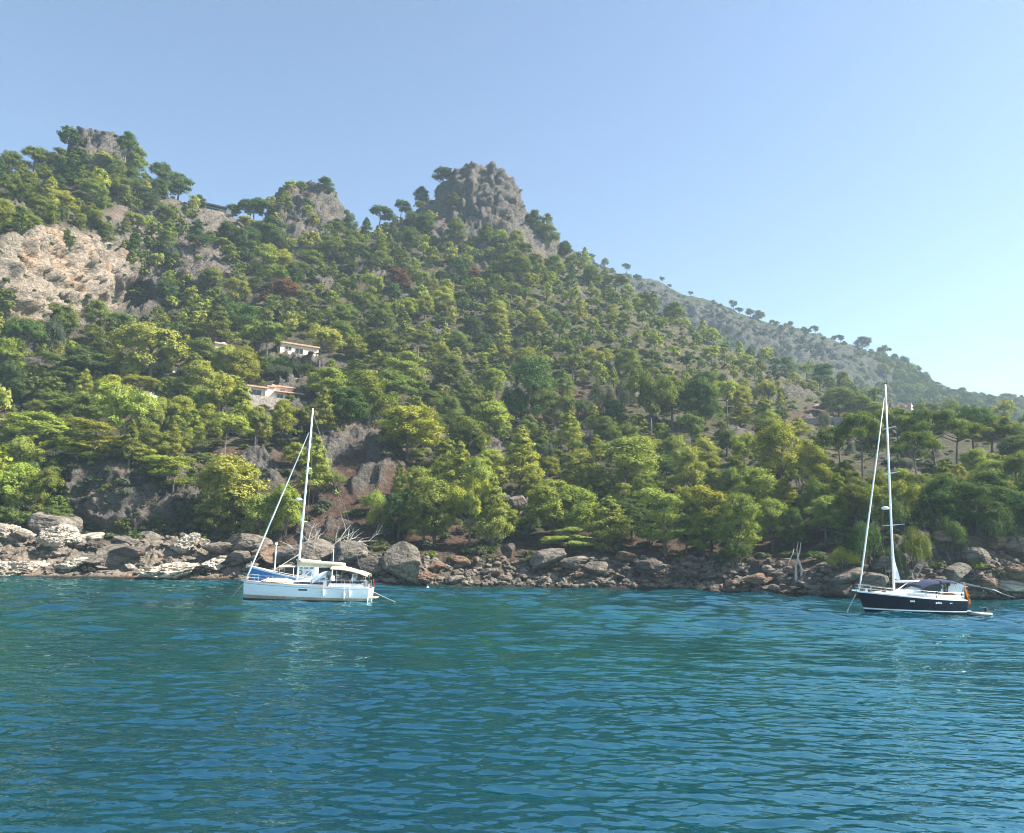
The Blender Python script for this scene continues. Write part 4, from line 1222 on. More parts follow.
def hull(root, L, B, zs, zb, rake, stern, mats, rows, name="hull"):
    """rows: (share of the sheer height, share of the beam, material of the strip below)"""
    b = MB(); rings = []
    ns = 30
    for i in range(ns + 1):
        t = i / ns
        bm_, sh = beam_at(t, B, stern), zs + (zb - zs) * t ** 1.6
        half = []
        for zf, bf, mi in rows:
            z = sh * zf if zf > 0 else zf
            flare = 1 - (1 - bf) * (1 + 0.9 * t ** 3)
            x = t * L + rake * (z / zb - 1) * t ** 5 - (0.14 * (1 - t) ** 8) * (z / zs)
            half.append((x, bm_ * max(0.02, flare), z))
        rings.append([(x, y, z) for x, y, z in half] + [(x, -y, z) for x, y, z in reversed(half)])
    mis = [r[2] for r in rows]
    mis = mis[:-1] + [mis[-1]] + list(reversed(mis[:-1]))
    b.loft(rings, mis=mis)
    o = b.build(name, mats, root, True)
    tr = MB(); r0 = rings[0]; n = len(r0) // 2
    for k in range(n - 1):
        tr.add([r0[k], r0[k + 1], r0[-2 - k], r0[-1 - k]], [(0, 1, 2, 3)])
    tr.build("transom", mats[0], root)
    return lambda t: (beam_at(t, B, stern), zs + (zb - zs) * t ** 1.6)

def deck(root, L, f, mat, inset=0.02):
    b = MB(); rings = []
    for i in range(25):
        t = i / 24; w, z = f(t)
        w = max(0.01, w - inset); x = t * L * 0.995
        rings.append([(x, w, z - 0.03), (x, w * 0.5, z + 0.03), (x, 0, z + 0.05), (x, -w * 0.5, z + 0.03), (x, -w, z - 0.03)])
    b.loft(rings)
    d = b.build("deck", mat, root, True)
    e = MB()
    for s in (1, -1):
        e.tube([(i / 24 * L * 0.995, s * max(0.01, f(i / 24)[0] - 0.03), f(i / 24)[1] + 0.02) for i in range(25)], 0.035, 6)
    return d, e

def coachroof(root, x0, x1, f, L, w0, h, mat, name="coachroof"):
    """rounded cabin top; tall aft, running down to the foredeck"""
    b = MB(); rings = []
    for i in range(15):
        u = i / 14; x = x0 + (x1 - x0) * u; z = f(x / L)[1] - 0.02
        hh = h * (1 - u ** 2.2) * (1 if u > 0.06 else 0.9) + 0.03
        w = w0 * (1 - 0.55 * u ** 1.8)
        rings.append([(x, w, z), (x, w * 0.93, z + hh * 0.75), (x, w * 0.75, z + hh), (x, 0, z + hh * 1.12), (x, -w * 0.75, z + hh), (x, -w * 0.93, z + hh * 0.75), (x, -w, z)])
    b.loft(rings)
    b.add(rings[0], [tuple(range(7))])
    return b.build(name, mat, root, True)

def rails(root, L, f, posts, t0=0.06, t1=0.93):
    for s in (1, -1):
        for t in posts:
            w, z = f(t)
            MB().tube([(t * L, s * (w - 0.06), z - 0.02), (t * L, s * (w - 0.04), z + 0.62)], 0.016, 5).build("stanchion", M_STEEL, root)
    for h in (0.34, 0.61):
        b = MB()
        for s in (1, -1):
            b.tube([(t * L, s * (f(t)[0] - 0.05), f(t)[1] + h) for t in np.linspace(t0, t1, 12)], 0.008, 4)
        b.build("lifeline", M_STEEL, root)
    b = MB()
    w, z = f(0.93)
    for h in (0.36, 0.66):
        b.tube([(0.90 * L, f(0.9)[0] - .03, f(.9)[1] + h), (0.96 * L, f(.96)[0] + .02, z + h), (L + 0.12, 0, z + h + .03), (0.96 * L, -f(.96)[0] - .02, z + h), (0.90 * L, -f(.9)[0] + .03, f(.9)[1] + h)], 0.018, 5)
    for t, s in ((0.90, 1), (0.90, -1), (0.97, 1), (0.97, -1)):
        w, zz = f(t); b.tube([(t * L, s * (w - 0.02), zz), (t * L, s * (w + 0.01), zz + 0.66)], 0.018, 5)
    b.build("pulpit", M_STEEL, root)
    b = MB(); z = f(0)[1]
    for h in (0.34, 0.64):
        for s in (1, -1):
            b.tube([(0.10 * L, s * (f(.1)[0] - .05), f(.1)[1] + h), (0.01 * L, s * (f(.01)[0] - .1), z + h), (0.01 * L, s * 0.45, z + h)], 0.018, 5)
    for t, s, y in ((0.10, 1, 0), (0.10, -1, 0), (0.012, 1, 0), (0.012, -1, 0)):
        w, zz = f(t); b.tube([(t * L, s * (w - 0.08), zz), (t * L, s * (w - 0.08), zz + 0.64)], 0.018, 5)
    b.build("pushpit", M_STEEL, root)

def rig(root, L, f, xm, top, boom_len, boom_z, rake, spreaders, chain_w, genoa_top, bow_x, cover=None, cover_mat=None):
    """spreaders: (share of the height, half width)"""
    z0 = f(xm / L)[1] + 0.25
    def at(h): return Vector((xm - rake * (h - z0), 0, h))
    m = MB(); m.tube([at(z0 - 0.3), at(z0 + 1), at(top * 0.6), at(top)], [0.105, 0.105, 0.095, 0.07], 10)
    mast = m.build("mast", M_ALU, root, True)
    for hs, w in spreaders:
        for s in (1, -1):
            p = at(top * hs)
            MB().tube([p, p + Vector((-0.22, s * w, 0.06))], [0.05, 0.025], 6).build("spreader", M_ALU, mast)
    mh = MB(); p = at(top)
    mh.tube([p + Vector((0.1, 0, 0)), p + Vector((0.1, 0, 0.75))], 0.012, 4).tube([p + Vector((-.1, .05, 0)), p + Vector((-.1, .05, 0.35))], 0.02, 5).box(p + Vector((0, 0, .06)), (.3, .1, .1))
    mh.build("masthead_antenna", M_BLACK, mast)
    gz = z0 + boom_z
    bm_ = MB().tube([at(gz) + Vector((-0.1, 0, 0)), at(gz) + Vector((-boom_len, 0, 0.05))], [0.10, 0.085], 8)
    boom = bm_.build("boom", M_ALU, root, True)
    if cover:
        c = MB(); rings = []
        for i in range(11):
            u = i / 10; p = at(gz) + Vector((0.12 - (boom_len + 0.05) * u, 0, 0.10))
            hh = cover * (1.0 - 0.55 * u) * (1 + 0.06 * math.sin(9 * u)); ww = 0.19 * (1 - 0.3 * u)
            rings.append([p + Vector((0, ww * 0.5, -0.12)), p + Vector((0, ww, hh * 0.3)), p + Vector((0, ww * 0.5, hh * 0.85)), p + Vector((0, 0, hh)), p + Vector((0, -ww * 0.5, hh * 0.85)), p + Vector((0, -ww, hh * 0.3)), p + Vector((0, -ww * 0.5, -0.12))])
        c.loft(rings, closed=True, caps=True); c.build("sail_cover", cover_mat, boom, True)
    v = MB().tube([at(z0 + 0.1) + Vector((-.1, 0, 0)), at(gz) + Vector((-boom_len * 0.36, 0, -.08))], 0.045, 6); v.build("boom_vang", M_ALU, boom)
    g = MB(); a = Vector((bow_x, 0, f(0.98)[1] + 0.35)); e = at(genoa_top) + Vector((0.16, 0, 0))
    g.tube([a, a.lerp(e, .04), a.lerp(e, .3), a.lerp(e, .7), e], [0.03, 0.07, 0.078, 0.06, 0.03], 8)
    g.build("furled_genoa", M_SAIL, root, True)
    fs = MB().tube([Vector((bow_x + .05, 0, f(0.98)[1])), a], 0.03, 6); fs.tube([a + Vector((0, 0, -.12)), a + Vector((0, 0, .02))], .14, 10); fs.build("furling_drum", M_STEEL, root)
    for s in (1, -1):
        pts = [at(top * 0.985)] + [at(top * hs) + Vector((-.22, s * w, .06)) for hs, w in sorted(spreaders, reverse=True)] + [Vector((xm - .3, s * chain_w, f(xm / L)[1]))]
        MB().tube(pts, 0.008, 4).build("shroud", M_WIRE, root)
        lo = sorted(spreaders)[0]
        MB().tube([at(top * lo[0] - .1), Vector((xm - .5, s * chain_w * .97, f(xm / L)[1]))], 0.007, 4).build("lower_shroud", M_WIRE, root)
        MB().tube([at(top * 0.98), Vector((0.1, s * (f(0.02)[0] - .15), f(0)[1]))], 0.006, 4).build("backstay", M_WIRE, root)
    return mast, at

def arch_canopy(root, x0, x1, w, z0, z1, zf, mat, name, drop=0.35, thick=0.03):
    """a canvas hood on hoops: z0 at its aft edge, z1 at its front edge, sides hanging by drop"""
    b = MB(); rings = []
    for i in range(9):
        u = i / 8; x = x0 + (x1 - x0) * u; z = z0 + (z1 - z0) * u + zf * math.sin(math.pi * u)
        rings.append([(x, w, z - drop), (x, w * 0.97, z - drop * 0.4), (x, w * 0.8, z), (x, 0, z + 0.10), (x, -w * 0.8, z), (x, -w * 0.97, z - drop * 0.4), (x, -w, z - drop)])
    lo = [[(p[0], p[1] * 0.98, p[2] - thick) for p in r] for r in rings]
    b.loft(rings); b.loft([list(reversed(r)) for r in lo])
    for r, l in ((rings[0], lo[0]), (rings[-1], lo[-1])): b.loft([r, l])
    o = b.build(name, mat, root, True)
    return o

def hoops(root, xs, w, top, base, name="canopy_frame"):
    b = MB()
    for x, z in xs:
        b.tube([(x, w, base), (x, w * .97, z - .4), (x, w * 0.8, z - .05), (x, 0, z + .05), (x, -w * 0.8, z - .05), (x, -w * .97, z - .4), (x, -w, base)], 0.018, 5)
    return b.build(name, M_STEEL, root)

def strip(root, name, L, B, f, t0, t1, zlo, zhi, mat, side, stern, off=0.012, parent=None):
    """a flat light let into the topsides"""
    b = MB(); r1, r2 = [], []
    for t in np.linspace(t0, t1, 6):
        w = beam_at(t, B, stern)
        r1.append((t * L, side * (w * 0.985 + off), zlo)); r2.append((t * L, side * (w * 0.99 + off), zhi))
    b.loft([r1, r2]); b.loft([[(x, y - side * 0.03, z) for x, y, z in r2], [(x, y - side * 0.03, z) for x, y, z in r1]])
    return b.build(name, mat, root)

def steering(root, x, y, z, r=0.42, name="steering_wheel"):
    b = MB(); c = Vector((x, y, z))
    b.tube([c + Vector((0, r * math.cos(a), r * math.sin(a))) for a in np.linspace(0, 6.2832, 17)], 0.018, 5)
    for k in range(5):
        a = k * 1.257; b.tube([c, c + Vector((0, r * math.cos(a), r * math.sin(a)))], 0.010, 4)
    b.tube([c + Vector((0.25, 0, -1.0)), c + Vector((0.18, 0, 0))], [.12, .07], 8)
    b.build(name, M_STEEL, root)

def boat_root(name, px, py, off, yaw, label, cat):
    """an empty on the water; off: where the boat's own middle lies along its length"""
    P = on_sea(px, py)
    root = empty(name, (0, 0, 0), R(180 + yaw))
    d = Matrix.Rotation(R(180 + yaw), 3, 'Z') @ Vector((off, 0, 0))
    root.location = (float(P[0]) - d.x, float(P[1]) - d.y, 0.0)
    tag(root, label, cat)
    return root

def local(root, p):
    return Matrix.Translation(root.location) @ root.rotation_euler.to_matrix().to_4x4() @ Vector(p)

def fender(root, f, L, t, side, label, z=0.75):
    w, sh = f(t)
    b = MB(); n = 9
    rings = []
    for i in range(n):
        u = i / (n - 1); r = 0.125 * (math.sin(math.pi * min(1, max(0.06, u * .94 + .03))) ** 0.45)
        rings.append([(r * math.cos(a), r * math.sin(a), (u - .5) * 0.62) for a in np.linspace(0, 2 * math.pi, 10, endpoint=False)])
    b.loft(rings, closed=True, caps=True)
    o = b.build("fender", M_FEND, None, True)
    MB().tube([(0, 0, .3), (0, 0.02, .3 + sh - z + .3)], 0.012, 4).build("lanyard", M_ROPE, o)
    q = local(root, (t * L, side * (w + 0.12), z)); o.location = q
    tag(o, label, "fender")

def flag(name, root, p, cols, label, w=0.85, h=0.55, hang=0.25):
    """a flag drooping in light air; cols: (share of the height, material) from the top"""
    b = MB(); nx, z0 = 12, 0.0
    mats = []
    for share, m in cols:
        if m not in mats: mats.append(m)
    z = 0.0
    for share, m in cols:
        r = []
        for zz in (z, z - share * h):
            r.append([( -w * hang * (u / nx) * (1 + 0.25 * math.sin(u)), 0.10 * math.sin(u * 1.7) * (u / nx) + 0.02, zz - w * (u / nx) * math.sqrt(1 - hang * hang) * 0.85) for u in range(nx + 1)])
        b.loft(r, mi=mats.index(m)); z -= share * h
    o = b.build(name, mats, None, True)
    o.location = local(root, p); o.rotation_euler = root.rotation_euler
    tag(o, label, "flag")

# --- the white sailing yacht
def white_yacht():
    L, B, st = 12.0, 3.95, 0.86
    root = boat_root("sailing_yacht", 306, 601.0, 6.0, 1.5, "white sailing yacht with beige sail cover and beige bimini at anchor off the rocks", "sailboat")
    f = hull(root, L, B, 1.34, 1.78, 0.10, st, [M_GEL, M_BOOT, M_ANTI, M_GREYR], [(1.0, 1.0, 0), (0.90, 1.0, 3), (0.875, 0.998, 0), (0.55, 0.985, 0), (0.30, 0.955, 1), (0.12, 0.92, 2), (-0.15, 0.84, 2), (-0.5, 0.45, 2)])
    d, e = deck(root, L, f, M_GEL); e.build("toe_rail", M_TEAK, root)
    coachroof(root, 3.9, 8.3, f, L, 1.30, 0.62, M_GEL)
    for s in (1, -1):
        w = MB(); r1, r2 = [], []
        for u in np.linspace(0, 1, 8):
            x = 4.2 + 2.9 * u; zz = f(x / L)[1]; hh = 0.60 * (1 - ((x - 3.9) / 4.4) ** 2.2); ww = 1.30 * (1 - 0.55 * ((x - 3.9) / 4.4) ** 1.8)
            r1.append((x, s * (ww * 0.985 + .012), zz + hh * 0.26)); r2.append((x, s * (ww * 0.95 + .02), zz + hh * 0.62 + .02))
        w.loft([r1, r2]); w.loft([[(x, y - s * .03, z) for x, y, z in r2], [(x, y - s * .03, z) for x, y, z in r1]])
        w.build("cabin_window", M_DARKG, root)
        strip(root, "hull_window", L, B, f, 0.46, 0.53, 1.02, 1.16, M_DARKG, s, st)
    for s in (1, -1):     # cockpit coamings and seats
        MB().box((2.1, s * 1.25, 1.55), (3.4, 0.30, 0.36), top=0.9).build("cockpit_coaming", M_GEL, root)
        MB().box((2.1, s * 0.85, 1.48), (3.2, 0.5, 0.16)).build("cockpit_seat", M_TEAK, root)
    steering(root, 1.5, 0.6, 2.25); steering(root, 1.5, -0.6, 2.25)
    MB().box((2.6, 0, 1.75), (1.3, 0.7, 0.5), top=0.95).build("bimini_shade_table", M_TEAK, root)  # mid-dark table added to fill in the shade under the bimini
    for s in (1, -1): MB().box((2.3, s * 1.02, 1.72), (2.6, 0.16, 0.42)).build("bimini_shade_cushion", M_BLUEC, root)  # navy blocks added to darken the cockpit, imitating shade below the canopy
    MB().box((3.98, 0, 1.95), (0.08, 0.9, 0.95)).build("bimini_shade_panel", M_DARKG, root)  # dark sheet added to read as the shaded void under the bimini
    MB().box((0.25, 0.9, 1.75), (0.5, 0.8, 0.55), top=0.9).build("life_raft_case", M_GREYR, root)
    MB().box((1.1, -0.2, 3.36), (1.1, 1.3, 0.04)).build("dark_filler_panel", M_DARKG, root)  # dark panel, added with the fillers that imitate the cockpit's shade
    for x, y in ((6.0, 0.5), (5.6, -0.4), (5.0, 0.6)): MB().tube([(x, y, 2.28), (x, y, 2.5)], [.09, .07], 8).build("winch", M_STEEL, root)
    rails(root, L, f, [0.2, 0.32, 0.44, 0.56, 0.68, 0.8])
    mast, at = rig(root, L, f, 6.95, 18.6, 4.5, 1.45, 0.026, [(0.40, 0.95), (0.68, 0.7)], 1.72, 16.2, 11.72, 0.62, M_BEIGE)
    rd = MB(); rings = []
    for z, r in ((-.12, .16), (-.10, .28), (0, .31), (.09, .27), (.13, .12)):
        rings.append([(r * math.cos(a), r * math.sin(a), z) for a in np.linspace(0, 6.2832, 14, endpoint=False)])
    rd.loft(rings, closed=True, caps=True); rd.box((-.30, 0, -.06), (.4, .1, .06))
    o = rd.build("radar_dome", M_GEL, mast, True); o.location = at(9.6) + Vector((0.55, 0, 0))
    sr = MB().tube([at(7.6) + Vector((.14, 0, -.2)), at(7.6) + Vector((.14, 0, .2))], .08, 8); sr.build("steaming_light", M_GEL, mast)
    arch_canopy(root, 0.1, 3.6, 1.45, 2.60, 3.22, 0.20, M_BEIGE, "bimini", 0.22)
    hoops(root, [(0.3, 2.70), (1.5, 3.02), (3.0, 3.28), (3.5, 3.22)], 1.4, 3, 1.35, "bimini_frame")
    arch_canopy(root, 4.0, 5.3, 1.25, 2.75, 2.15, 0.15, M_CLEAR, "sprayhood", 0.5)
    hoops(root, [(4.05, 2.72), (4.6, 2.6)], 1.22, 3, 1.6, "sprayhood_frame")
    b = MB(); w = f(0.02)[0]
    b.box((-0.35, 0, 0.45), (0.7, 2.4, 0.08)); b.build("bathing_platform", M_TEAK, root)
    MB().tube([(-0.1, -1.3, 1.2), (-0.1, -1.3, 2.1)], .02, 5).build("ensign_staff", M_TEAK, root)
    MB().box((0.05, 1.1, 2.0), (0.25, 0.3, 0.5), top=0.8).build("dark_filler_outboard", M_BLACK, root)  # black outboard added as another dark filler for the shaded cockpit
    MB().tube([(-0.05, 0.2, 1.1), (-1.3, 0.9, 0.62), (-2.6, 1.6, 0.15)], 0.025, 5).build("stern_line", M_ROPE, root)
    MB().tube([(12.0, 0, 1.55), (12.6, 0.1, 0.7), (13.2, 0.2, -0.1)], 0.02, 5).build("anchor_chain", M_STEEL, root)
    MB().box((11.9, 0, 1.85), (0.7, 0.18, 0.12)).box((11.65, 0, 1.72), (0.3, 0.5, 0.1)).build("bow_anchor", M_STEEL, root)
    MB().box((9.9, 0.3, 1.78), (0.55, 0.55, 0.06)).build("deck_hatch", M_DARKG, root)
    fender(root, f, L, 0.335, 1, "pale fender hanging amidships on the white yacht's side", 0.85)
    fender(root, f, L, 0.135, 1, "aftermost pale fender hanging near the white yacht's stern", 0.80)
    fender(root, f, L, 0.175, 1, "second fender from the white yacht's stern, a little lower", 0.62)
    flag("ensign", root, (-0.12, -1.3, 2.1), [(1.0, M_RED)], "small plain red flag drooping at the white yacht's stern", 0.55, 0.4)
    # the folded dinghy lashed on the foredeck
    k = MB(); rings = []
    for i in range(13):
        u = i / 12; x = 3.0 * (u - .5); h = 0.34 * math.sin(math.pi * (0.06 + .88 * u)) ** 0.5 + 0.03 * math.sin(11 * u); ww = 0.72 * math.sin(math.pi * (0.06 + .88 * u)) ** 0.45
        rings.append([(x, ww * math.cos(a), h * math.sin(a)) for a in np.linspace(0, math.pi, 9)])
    k.loft(rings); k.add([r[0] for r in rings] + [r[-1] for r in rings], [tuple(list(range(13)) + list(range(25, 12, -1)))])
    o = k.build("folded_dinghy", M_FEND, None, True)
    rp = MB()
    for u in (-.8, 0.1, .9): rp.tube([(u, .74, 0.02), (u, .5, .27), (u, 0, .37), (u, -.5, .27), (u, -.74, .02)], .02, 5)
    rp.build("lashing", M_ROPE, o)
    o.location = local(root, (8.75, 0.1, 1.74)); o.rotation_euler = root.rotation_euler
    tag(o, "light grey deflated dinghy lashed face down on the white yacht's foredeck", "dinghy")
white_yacht()

# --- the navy sailing yacht
def navy_yacht():
    L, B, st = 9.9, 3.4, 0.82
    root = boat_root("sailing_yacht", 908.0, 614.6, 4.95, 10, "navy blue sailing yacht with white stripe, blue sprayhood and tall bare mast at anchor", "sailboat")
    f = hull(root, L, B, 1.38, 2.02, 0.75, st, [M_NAVY, M_GEL, M_ANTI], [(1.0, 1.0, 1), (0.955, 1.0, 0), (0.6, 0.985, 0), (0.30, 0.95, 1), (0.235, 0.935, 0), (0.06, 0.90, 2), (-0.15, 0.84, 2), (-0.5, 0.45, 2)])
    d, e = deck(root, L, f, M_TEAK); e.build("toe_rail", M_GEL, root)
    coachroof(root, 2.9, 7.4, f, L, 1.25, 0.66, M_GEL)
    coachroof(root, 3.0, 5.4, f, L, 1.0, 1.0, M_GEL, "deck_saloon")
    for s in (1, -1):
        w = MB(); r1, r2 = [], []
        for u in np.linspace(0, 1, 10):
            x = 3.25 + 2.3 * u; zz = f(x / L)[1]; ww = 1.25 * (1 - 0.55 * ((x - 2.9) / 4.5) ** 1.8)
            h = 0.20 * math.sin(math.pi * (0.05 + .9 * u)) ** .6
            r1.append((x, s * (ww * 0.985 + .015), zz + 0.34 - h * .8)); r2.append((x, s * (ww * 0.955 + .02), zz + 0.34 + h))
        w.loft([r1, r2]); w.loft([[(x, y - s * .03, z) for x, y, z in r2], [(x, y - s * .03, z) for x, y, z in r1]])
        w.build("saloon_window", M_CLEAR, root)
        strip(root, "hull_window", L, B, f, 0.54, 0.585, 1.18, 1.32, M_CLEAR, s, st)
        strip(root, "hull_window", L, B, f, 0.16, 0.19, 1.08, 1.15, M_CLEAR, s, st)
    for s in (1, -1):     # the pale lettering on the topsides, too small to read
        for k, (a, b_) in enumerate(((0.275, 0.287), (0.291, 0.298), (0.301, 0.311), (0.315, 0.322), (0.325, 0.337))):
            strip(root, "name_lettering", L, B, f, a, b_, 1.05 + 0.02 * (k % 2), 1.17 + 0.03 * (k % 3), M_FEND, s, st)
    for s in (1, -1):
        MB().box((1.6, s * 1.15, 1.6), (2.7, 0.3, 0.42), top=0.88).build("cockpit_coaming", M_GEL, root)
        MB().box((1.6, s * 0.8, 1.5), (2.5, 0.45, 0.16)).build("cockpit_seat", M_TEAK, root)
    steering(root, 1.2, 0, 2.3)
    rails(root, L, f, [0.18, 0.3, 0.42, 0.54, 0.66, 0.78])
    mast, at = rig(root, L, f, 6.2, 21.3, 3.95, 1.0, 0.026, [(0.375, 1.55), (0.60, 1.2), (0.80, 0.95)], 1.5, 20.0, 9.6)
    sl = MB(); p = at(2.9); r1 = []; r2 = []
    for u in np.linspace(0, 1, 9):
        h = 3.15 + 2.3 * u; q = at(h)
        r1.append((q.x - .10, .02, h)); r2.append((q.x - .12 - .52 * (1 - u) ** 1.3, .05 + .05 * math.sin(7 * u), h - .15 * (1 - u)))
    sl.loft([r1, r2]); sl.loft([[(x, y - .03, z) for x, y, z in r2], [(x, y - .03, z) for x, y, z in r1]]); sl.build("mainsail_clew", M_SAIL, mast, True)
    rd = MB(); rings = []
    for z, r in ((-.14, .18), (-.10, .31), (0, .34), (.09, .3), (.14, .12)):
        rings.append([(r * math.cos(a), r * math.sin(a), z) for a in np.linspace(0, 6.2832, 14, endpoint=False)])
    rd.loft(rings, closed=True, caps=True); rd.box((-.32, 0, -.06), (.4, .1, .06))
    o = rd.build("radar_dome", M_GEL, mast, True); o.location = at(9.55) + Vector((0.55, 0, 0))
    arch_canopy(root, 2.35, 4.3, 1.28, 3.05, 2.62, 0.16, M_BLUEC, "sprayhood", 0.3)
    arch_canopy(root, 0.75, 2.33, 1.35, 3.0, 3.08, 0.08, M_BLUEC, "bimini", 0.2)
    for s in (1, -1):
        w = MB(); r1 = [(2.45, s * 1.29, 2.72), (3.3, s * 1.29, 2.66), (4.2, s * 1.29, 2.28)]; r2 = [(2.45, s * 1.24, 2.0), (3.3, s * 1.24, 2.0), (4.35, s * 1.24, 2.02)]
        w.loft([r1, r2]); w.loft([[(x, y - s * .02, z) for x, y, z in r2], [(x, y - s * .02, z) for x, y, z in r1]]); w.build("sprayhood_side", M_DARKG, root)
    w = MB(); w.loft([[(4.32, 1.15, 2.3), (4.42, 0, 2.52), (4.32, -1.15, 2.3)], [(4.75, 1.05, 1.95), (4.95, 0, 1.98), (4.75, -1.05, 1.95)]]); w.build("sprayhood_window", M_CLEAR, root)
    hoops(root, [(0.85, 2.98), (2.2, 3.1), (2.5, 3.08), (4.2, 2.6)], 1.26, 3, 1.5)
    p = MB().box((0.62, 0.95, 2.42), (0.06, 1.05, 1.05), rot=Matrix.Rotation(R(-24), 3, 'Y') @ Matrix.Rotation(R(62), 3, 'Z'))
    p.build("spray_dodger", M_SAIL, root)
    MB().box((0.5, 0, 1.75), (0.5, 2.0, 0.5), top=.9).build("helm_seat", M_TEAK, root)
    MB().tube([(-0.10, 0.9, 1.3), (-0.30, 0.9, 3.0)], .022, 5).build("ensign_staff", M_ALU, root)
    for s in (1, -1):
        MB().tube([(-0.05, s * .9, 1.4), (-0.05, s * .9, 2.5), (-0.6, s * .9, 2.6)], .03, 6).build("davit", M_STEEL, root)
    MB().box((-0.35, 0, 0.42), (0.75, 2.0, 0.07)).build("bathing_platform", M_GEL, root)
    MB().tube([(10.0, 0, 1.8), (10.7, 0.1, 0.8), (11.3, 0.2, -0.1)], 0.02, 5).build("anchor_chain", M_STEEL, root)
    MB().box((10.1, 0, 2.1), (0.7, 0.18, 0.12)).box((9.85, 0, 2.0), (0.3, 0.45, 0.1)).build("bow_anchor", M_STEEL, root)
    for x, y in ((8.2, .3), (7.6, -.2)): MB().box((x, y, f(x / L)[1] + .12), (.6, .6, .12), top=.9).build("deck_hatch", M_GEL, root)
    MB().tube([(9.0, 0, f(.87)[1] + .03), (9.0, 0, f(.87)[1] + .35)], [.16, .12], 10).build("windlass", M_STEEL, root)
    flag("ensign", root, (-0.32, 0.9, 2.95), [(0.28, M_RED), (0.44, M_YEL), (0.28, M_RED)], "red and yellow striped flag drooping from the navy yacht's stern", 1.5, 1.0, 0.30)
    # the grey inflatable behind its stern
    k = empty("inflatable_dinghy", local(root, (-1.75, 0.55, 0.10)), R(180 + 10) + 0.10)
    tag(k, "low grey inflatable dinghy with black outboard tied behind the navy yacht's stern", "dinghy")
    t = MB()
    t.tube([(-1.0, .55, .06), (0.3, .55, .06), (0.9, .38, .10), (1.15, 0, .14), (.9, -.38, .10), (.3, -.55, .06), (-1.0, -.55, .06)], [.12, .17, .17, .16, .17, .17, .12], 10); t.build("tube", M_GREYR, k, True)
    MB().box((-.1, 0, .0), (1.7, .9, .05)).build("floor", M_GREYR, k); MB().box((-.85, 0, .12), (.06, .9, .3)).build("transom", M_GREYR, k); MB().box((0, 0, .2), (.22, 1.0, .04)).build("thwart", M_GREYR, k)
    om = MB(); om.box((-1.05, 0, .42), (.36, .26, .30), top=.75); om.build("outboard", M_BLACK, k); MB().box((-1.02, 0, 0.05), (.12, .1, .6)).build("outboard_leg", M_BLACK, k); MB().tube([(-.9, 0, .42), (-.45, .05, .5)], .025, 5).build("tiller", M_BLACK, k)
navy_yacht()

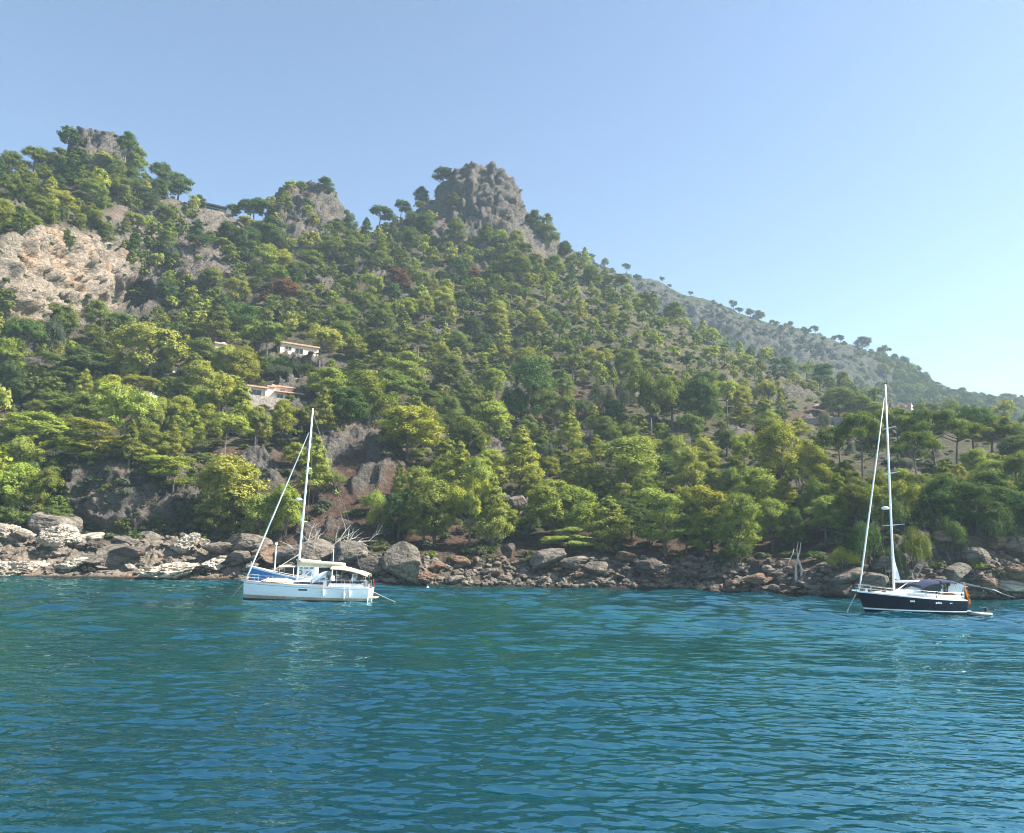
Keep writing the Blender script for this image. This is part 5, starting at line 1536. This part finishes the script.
# --- the old motor boat half hidden behind the white yacht
def motor_boat():
    L, B, st = 11.0, 3.6, 0.72
    root = boat_root("motor_boat", 292, 590.8, 5.4, 3, "old blue wooden motor boat with white wheelhouse and cream awning behind the white yacht", "motor boat")
    f = hull(root, L, B, 1.25, 3.0, 1.0, st, [M_BLUEH, M_GEL, M_RUST], [(1.0, 1.0, 1), (0.93, 1.0, 0), (0.6, 0.97, 0), (0.30, 0.90, 2), (0.10, 0.85, 2), (-0.2, 0.75, 2), (-0.5, 0.4, 2)])
    d, e = deck(root, L, f, M_TEAK); e.build("toe_rail", M_GEL, root)
    wh = MB().box((3.6, 0, 2.55), (2.2, 2.2, 2.3), top=.95); wh = wh.build("wheelhouse", M_GEL, root)
    MB().box((3.6, 0, 3.76), (2.6, 2.5, 0.10)).build("wheelhouse_roof", M_GEL, root)
    for s in (1, -1):
        for x in (2.95, 3.65, 4.3):
            MB().box((x, s * 1.075, 3.05), (0.5, 0.05, 0.62)).build("wheelhouse_window", M_DARKG, root)
        MB().box((3.3, s * 1.115, 2.15), (0.7, 0.05, 0.55)).build("wheelhouse_door", M_BLUEW, root)
        ring = MB(); ring.tube([(4.35 + .26 * math.cos(a), s * 1.16, 2.25 + .26 * math.sin(a)) for a in np.linspace(0, 6.2832, 15)], .06, 6); ring.build("lifebuoy", M_BLACK, root)
    for y in (-.5, .5): MB().box((4.70, y, 3.05), (0.05, .7, .6)).build("wheelhouse_window", M_DARKG, root)
    b = MB(); b.tube([(7.7, 0, 1.4), (7.7, 0, 5.6)], [.10, .06], 8); m = b.build("mast", M_ALU, root)
    MB().box((7.7, 0, 5.7), (.3, .3, .3), top=.7).build("mast_light", M_GEL, m)
    MB().tube([(7.6, 0, 2.6), (4.9, 0, 4.4)], .05, 6).build("derrick", M_ALU, m)
    MB().tube([(7.7, 0, 5.4), (10.8, 0, 3.0)], .012, 4).build("forestay", M_STEEL, m)
    arch_canopy(root, 4.95, 6.9, 1.4, 3.05, 3.0, 0.04, M_BEIGE, "awning", 0.18)
    for x in (5.1, 6.8):
        for s in (1, -1): MB().tube([(x, s * 1.33, f(x / L)[1] - .05), (x, s * 1.33, 2.9)], .03, 5).build("awning_post", M_ALU, root)
    MB().tube([(10.6, .1, 2.8), (10.6, .1, 3.5)], .05, 6).build("bow_bitt", M_TEAK, root)
    MB().tube([(0.6, 0, 1.1), (0.6, 0, 5.2)], .035, 6).build("antenna", M_ALU, root)
    MB().box((1.2, 0, 1.5), (1.6, 1.8, .8), top=.92).build("engine_box", M_GEL, root)
motor_boat()

# --- mooring buoy
def buoy():
    P = on_sea(427.5, 589.5)
    root = empty("mooring_buoy", (float(P[0]), float(P[1]), 0.14))
    tag(root, "small white mooring buoy afloat off the big domed boulder", "buoy")
    b = MB(); rings = [[(r * math.cos(a), r * math.sin(a), z) for a in np.linspace(0, 6.2832, 12, endpoint=False)] for z, r in ((-.2, .08), (-.1, .17), (.04, .21), (.16, .19), (.26, .10))]
    b.loft(rings, closed=True, caps=True); b.build("float", M_GEL, root, True)
    t = MB(); t.tube([(0, 0, .26), (0, 0, .42)], .03, 6); t.tube([(.09 * math.cos(a), 0, .48 + .09 * math.sin(a)) for a in np.linspace(0, 6.2832, 10)], .02, 5); t.build("mooring_ring", M_STEEL, root)
buoy()
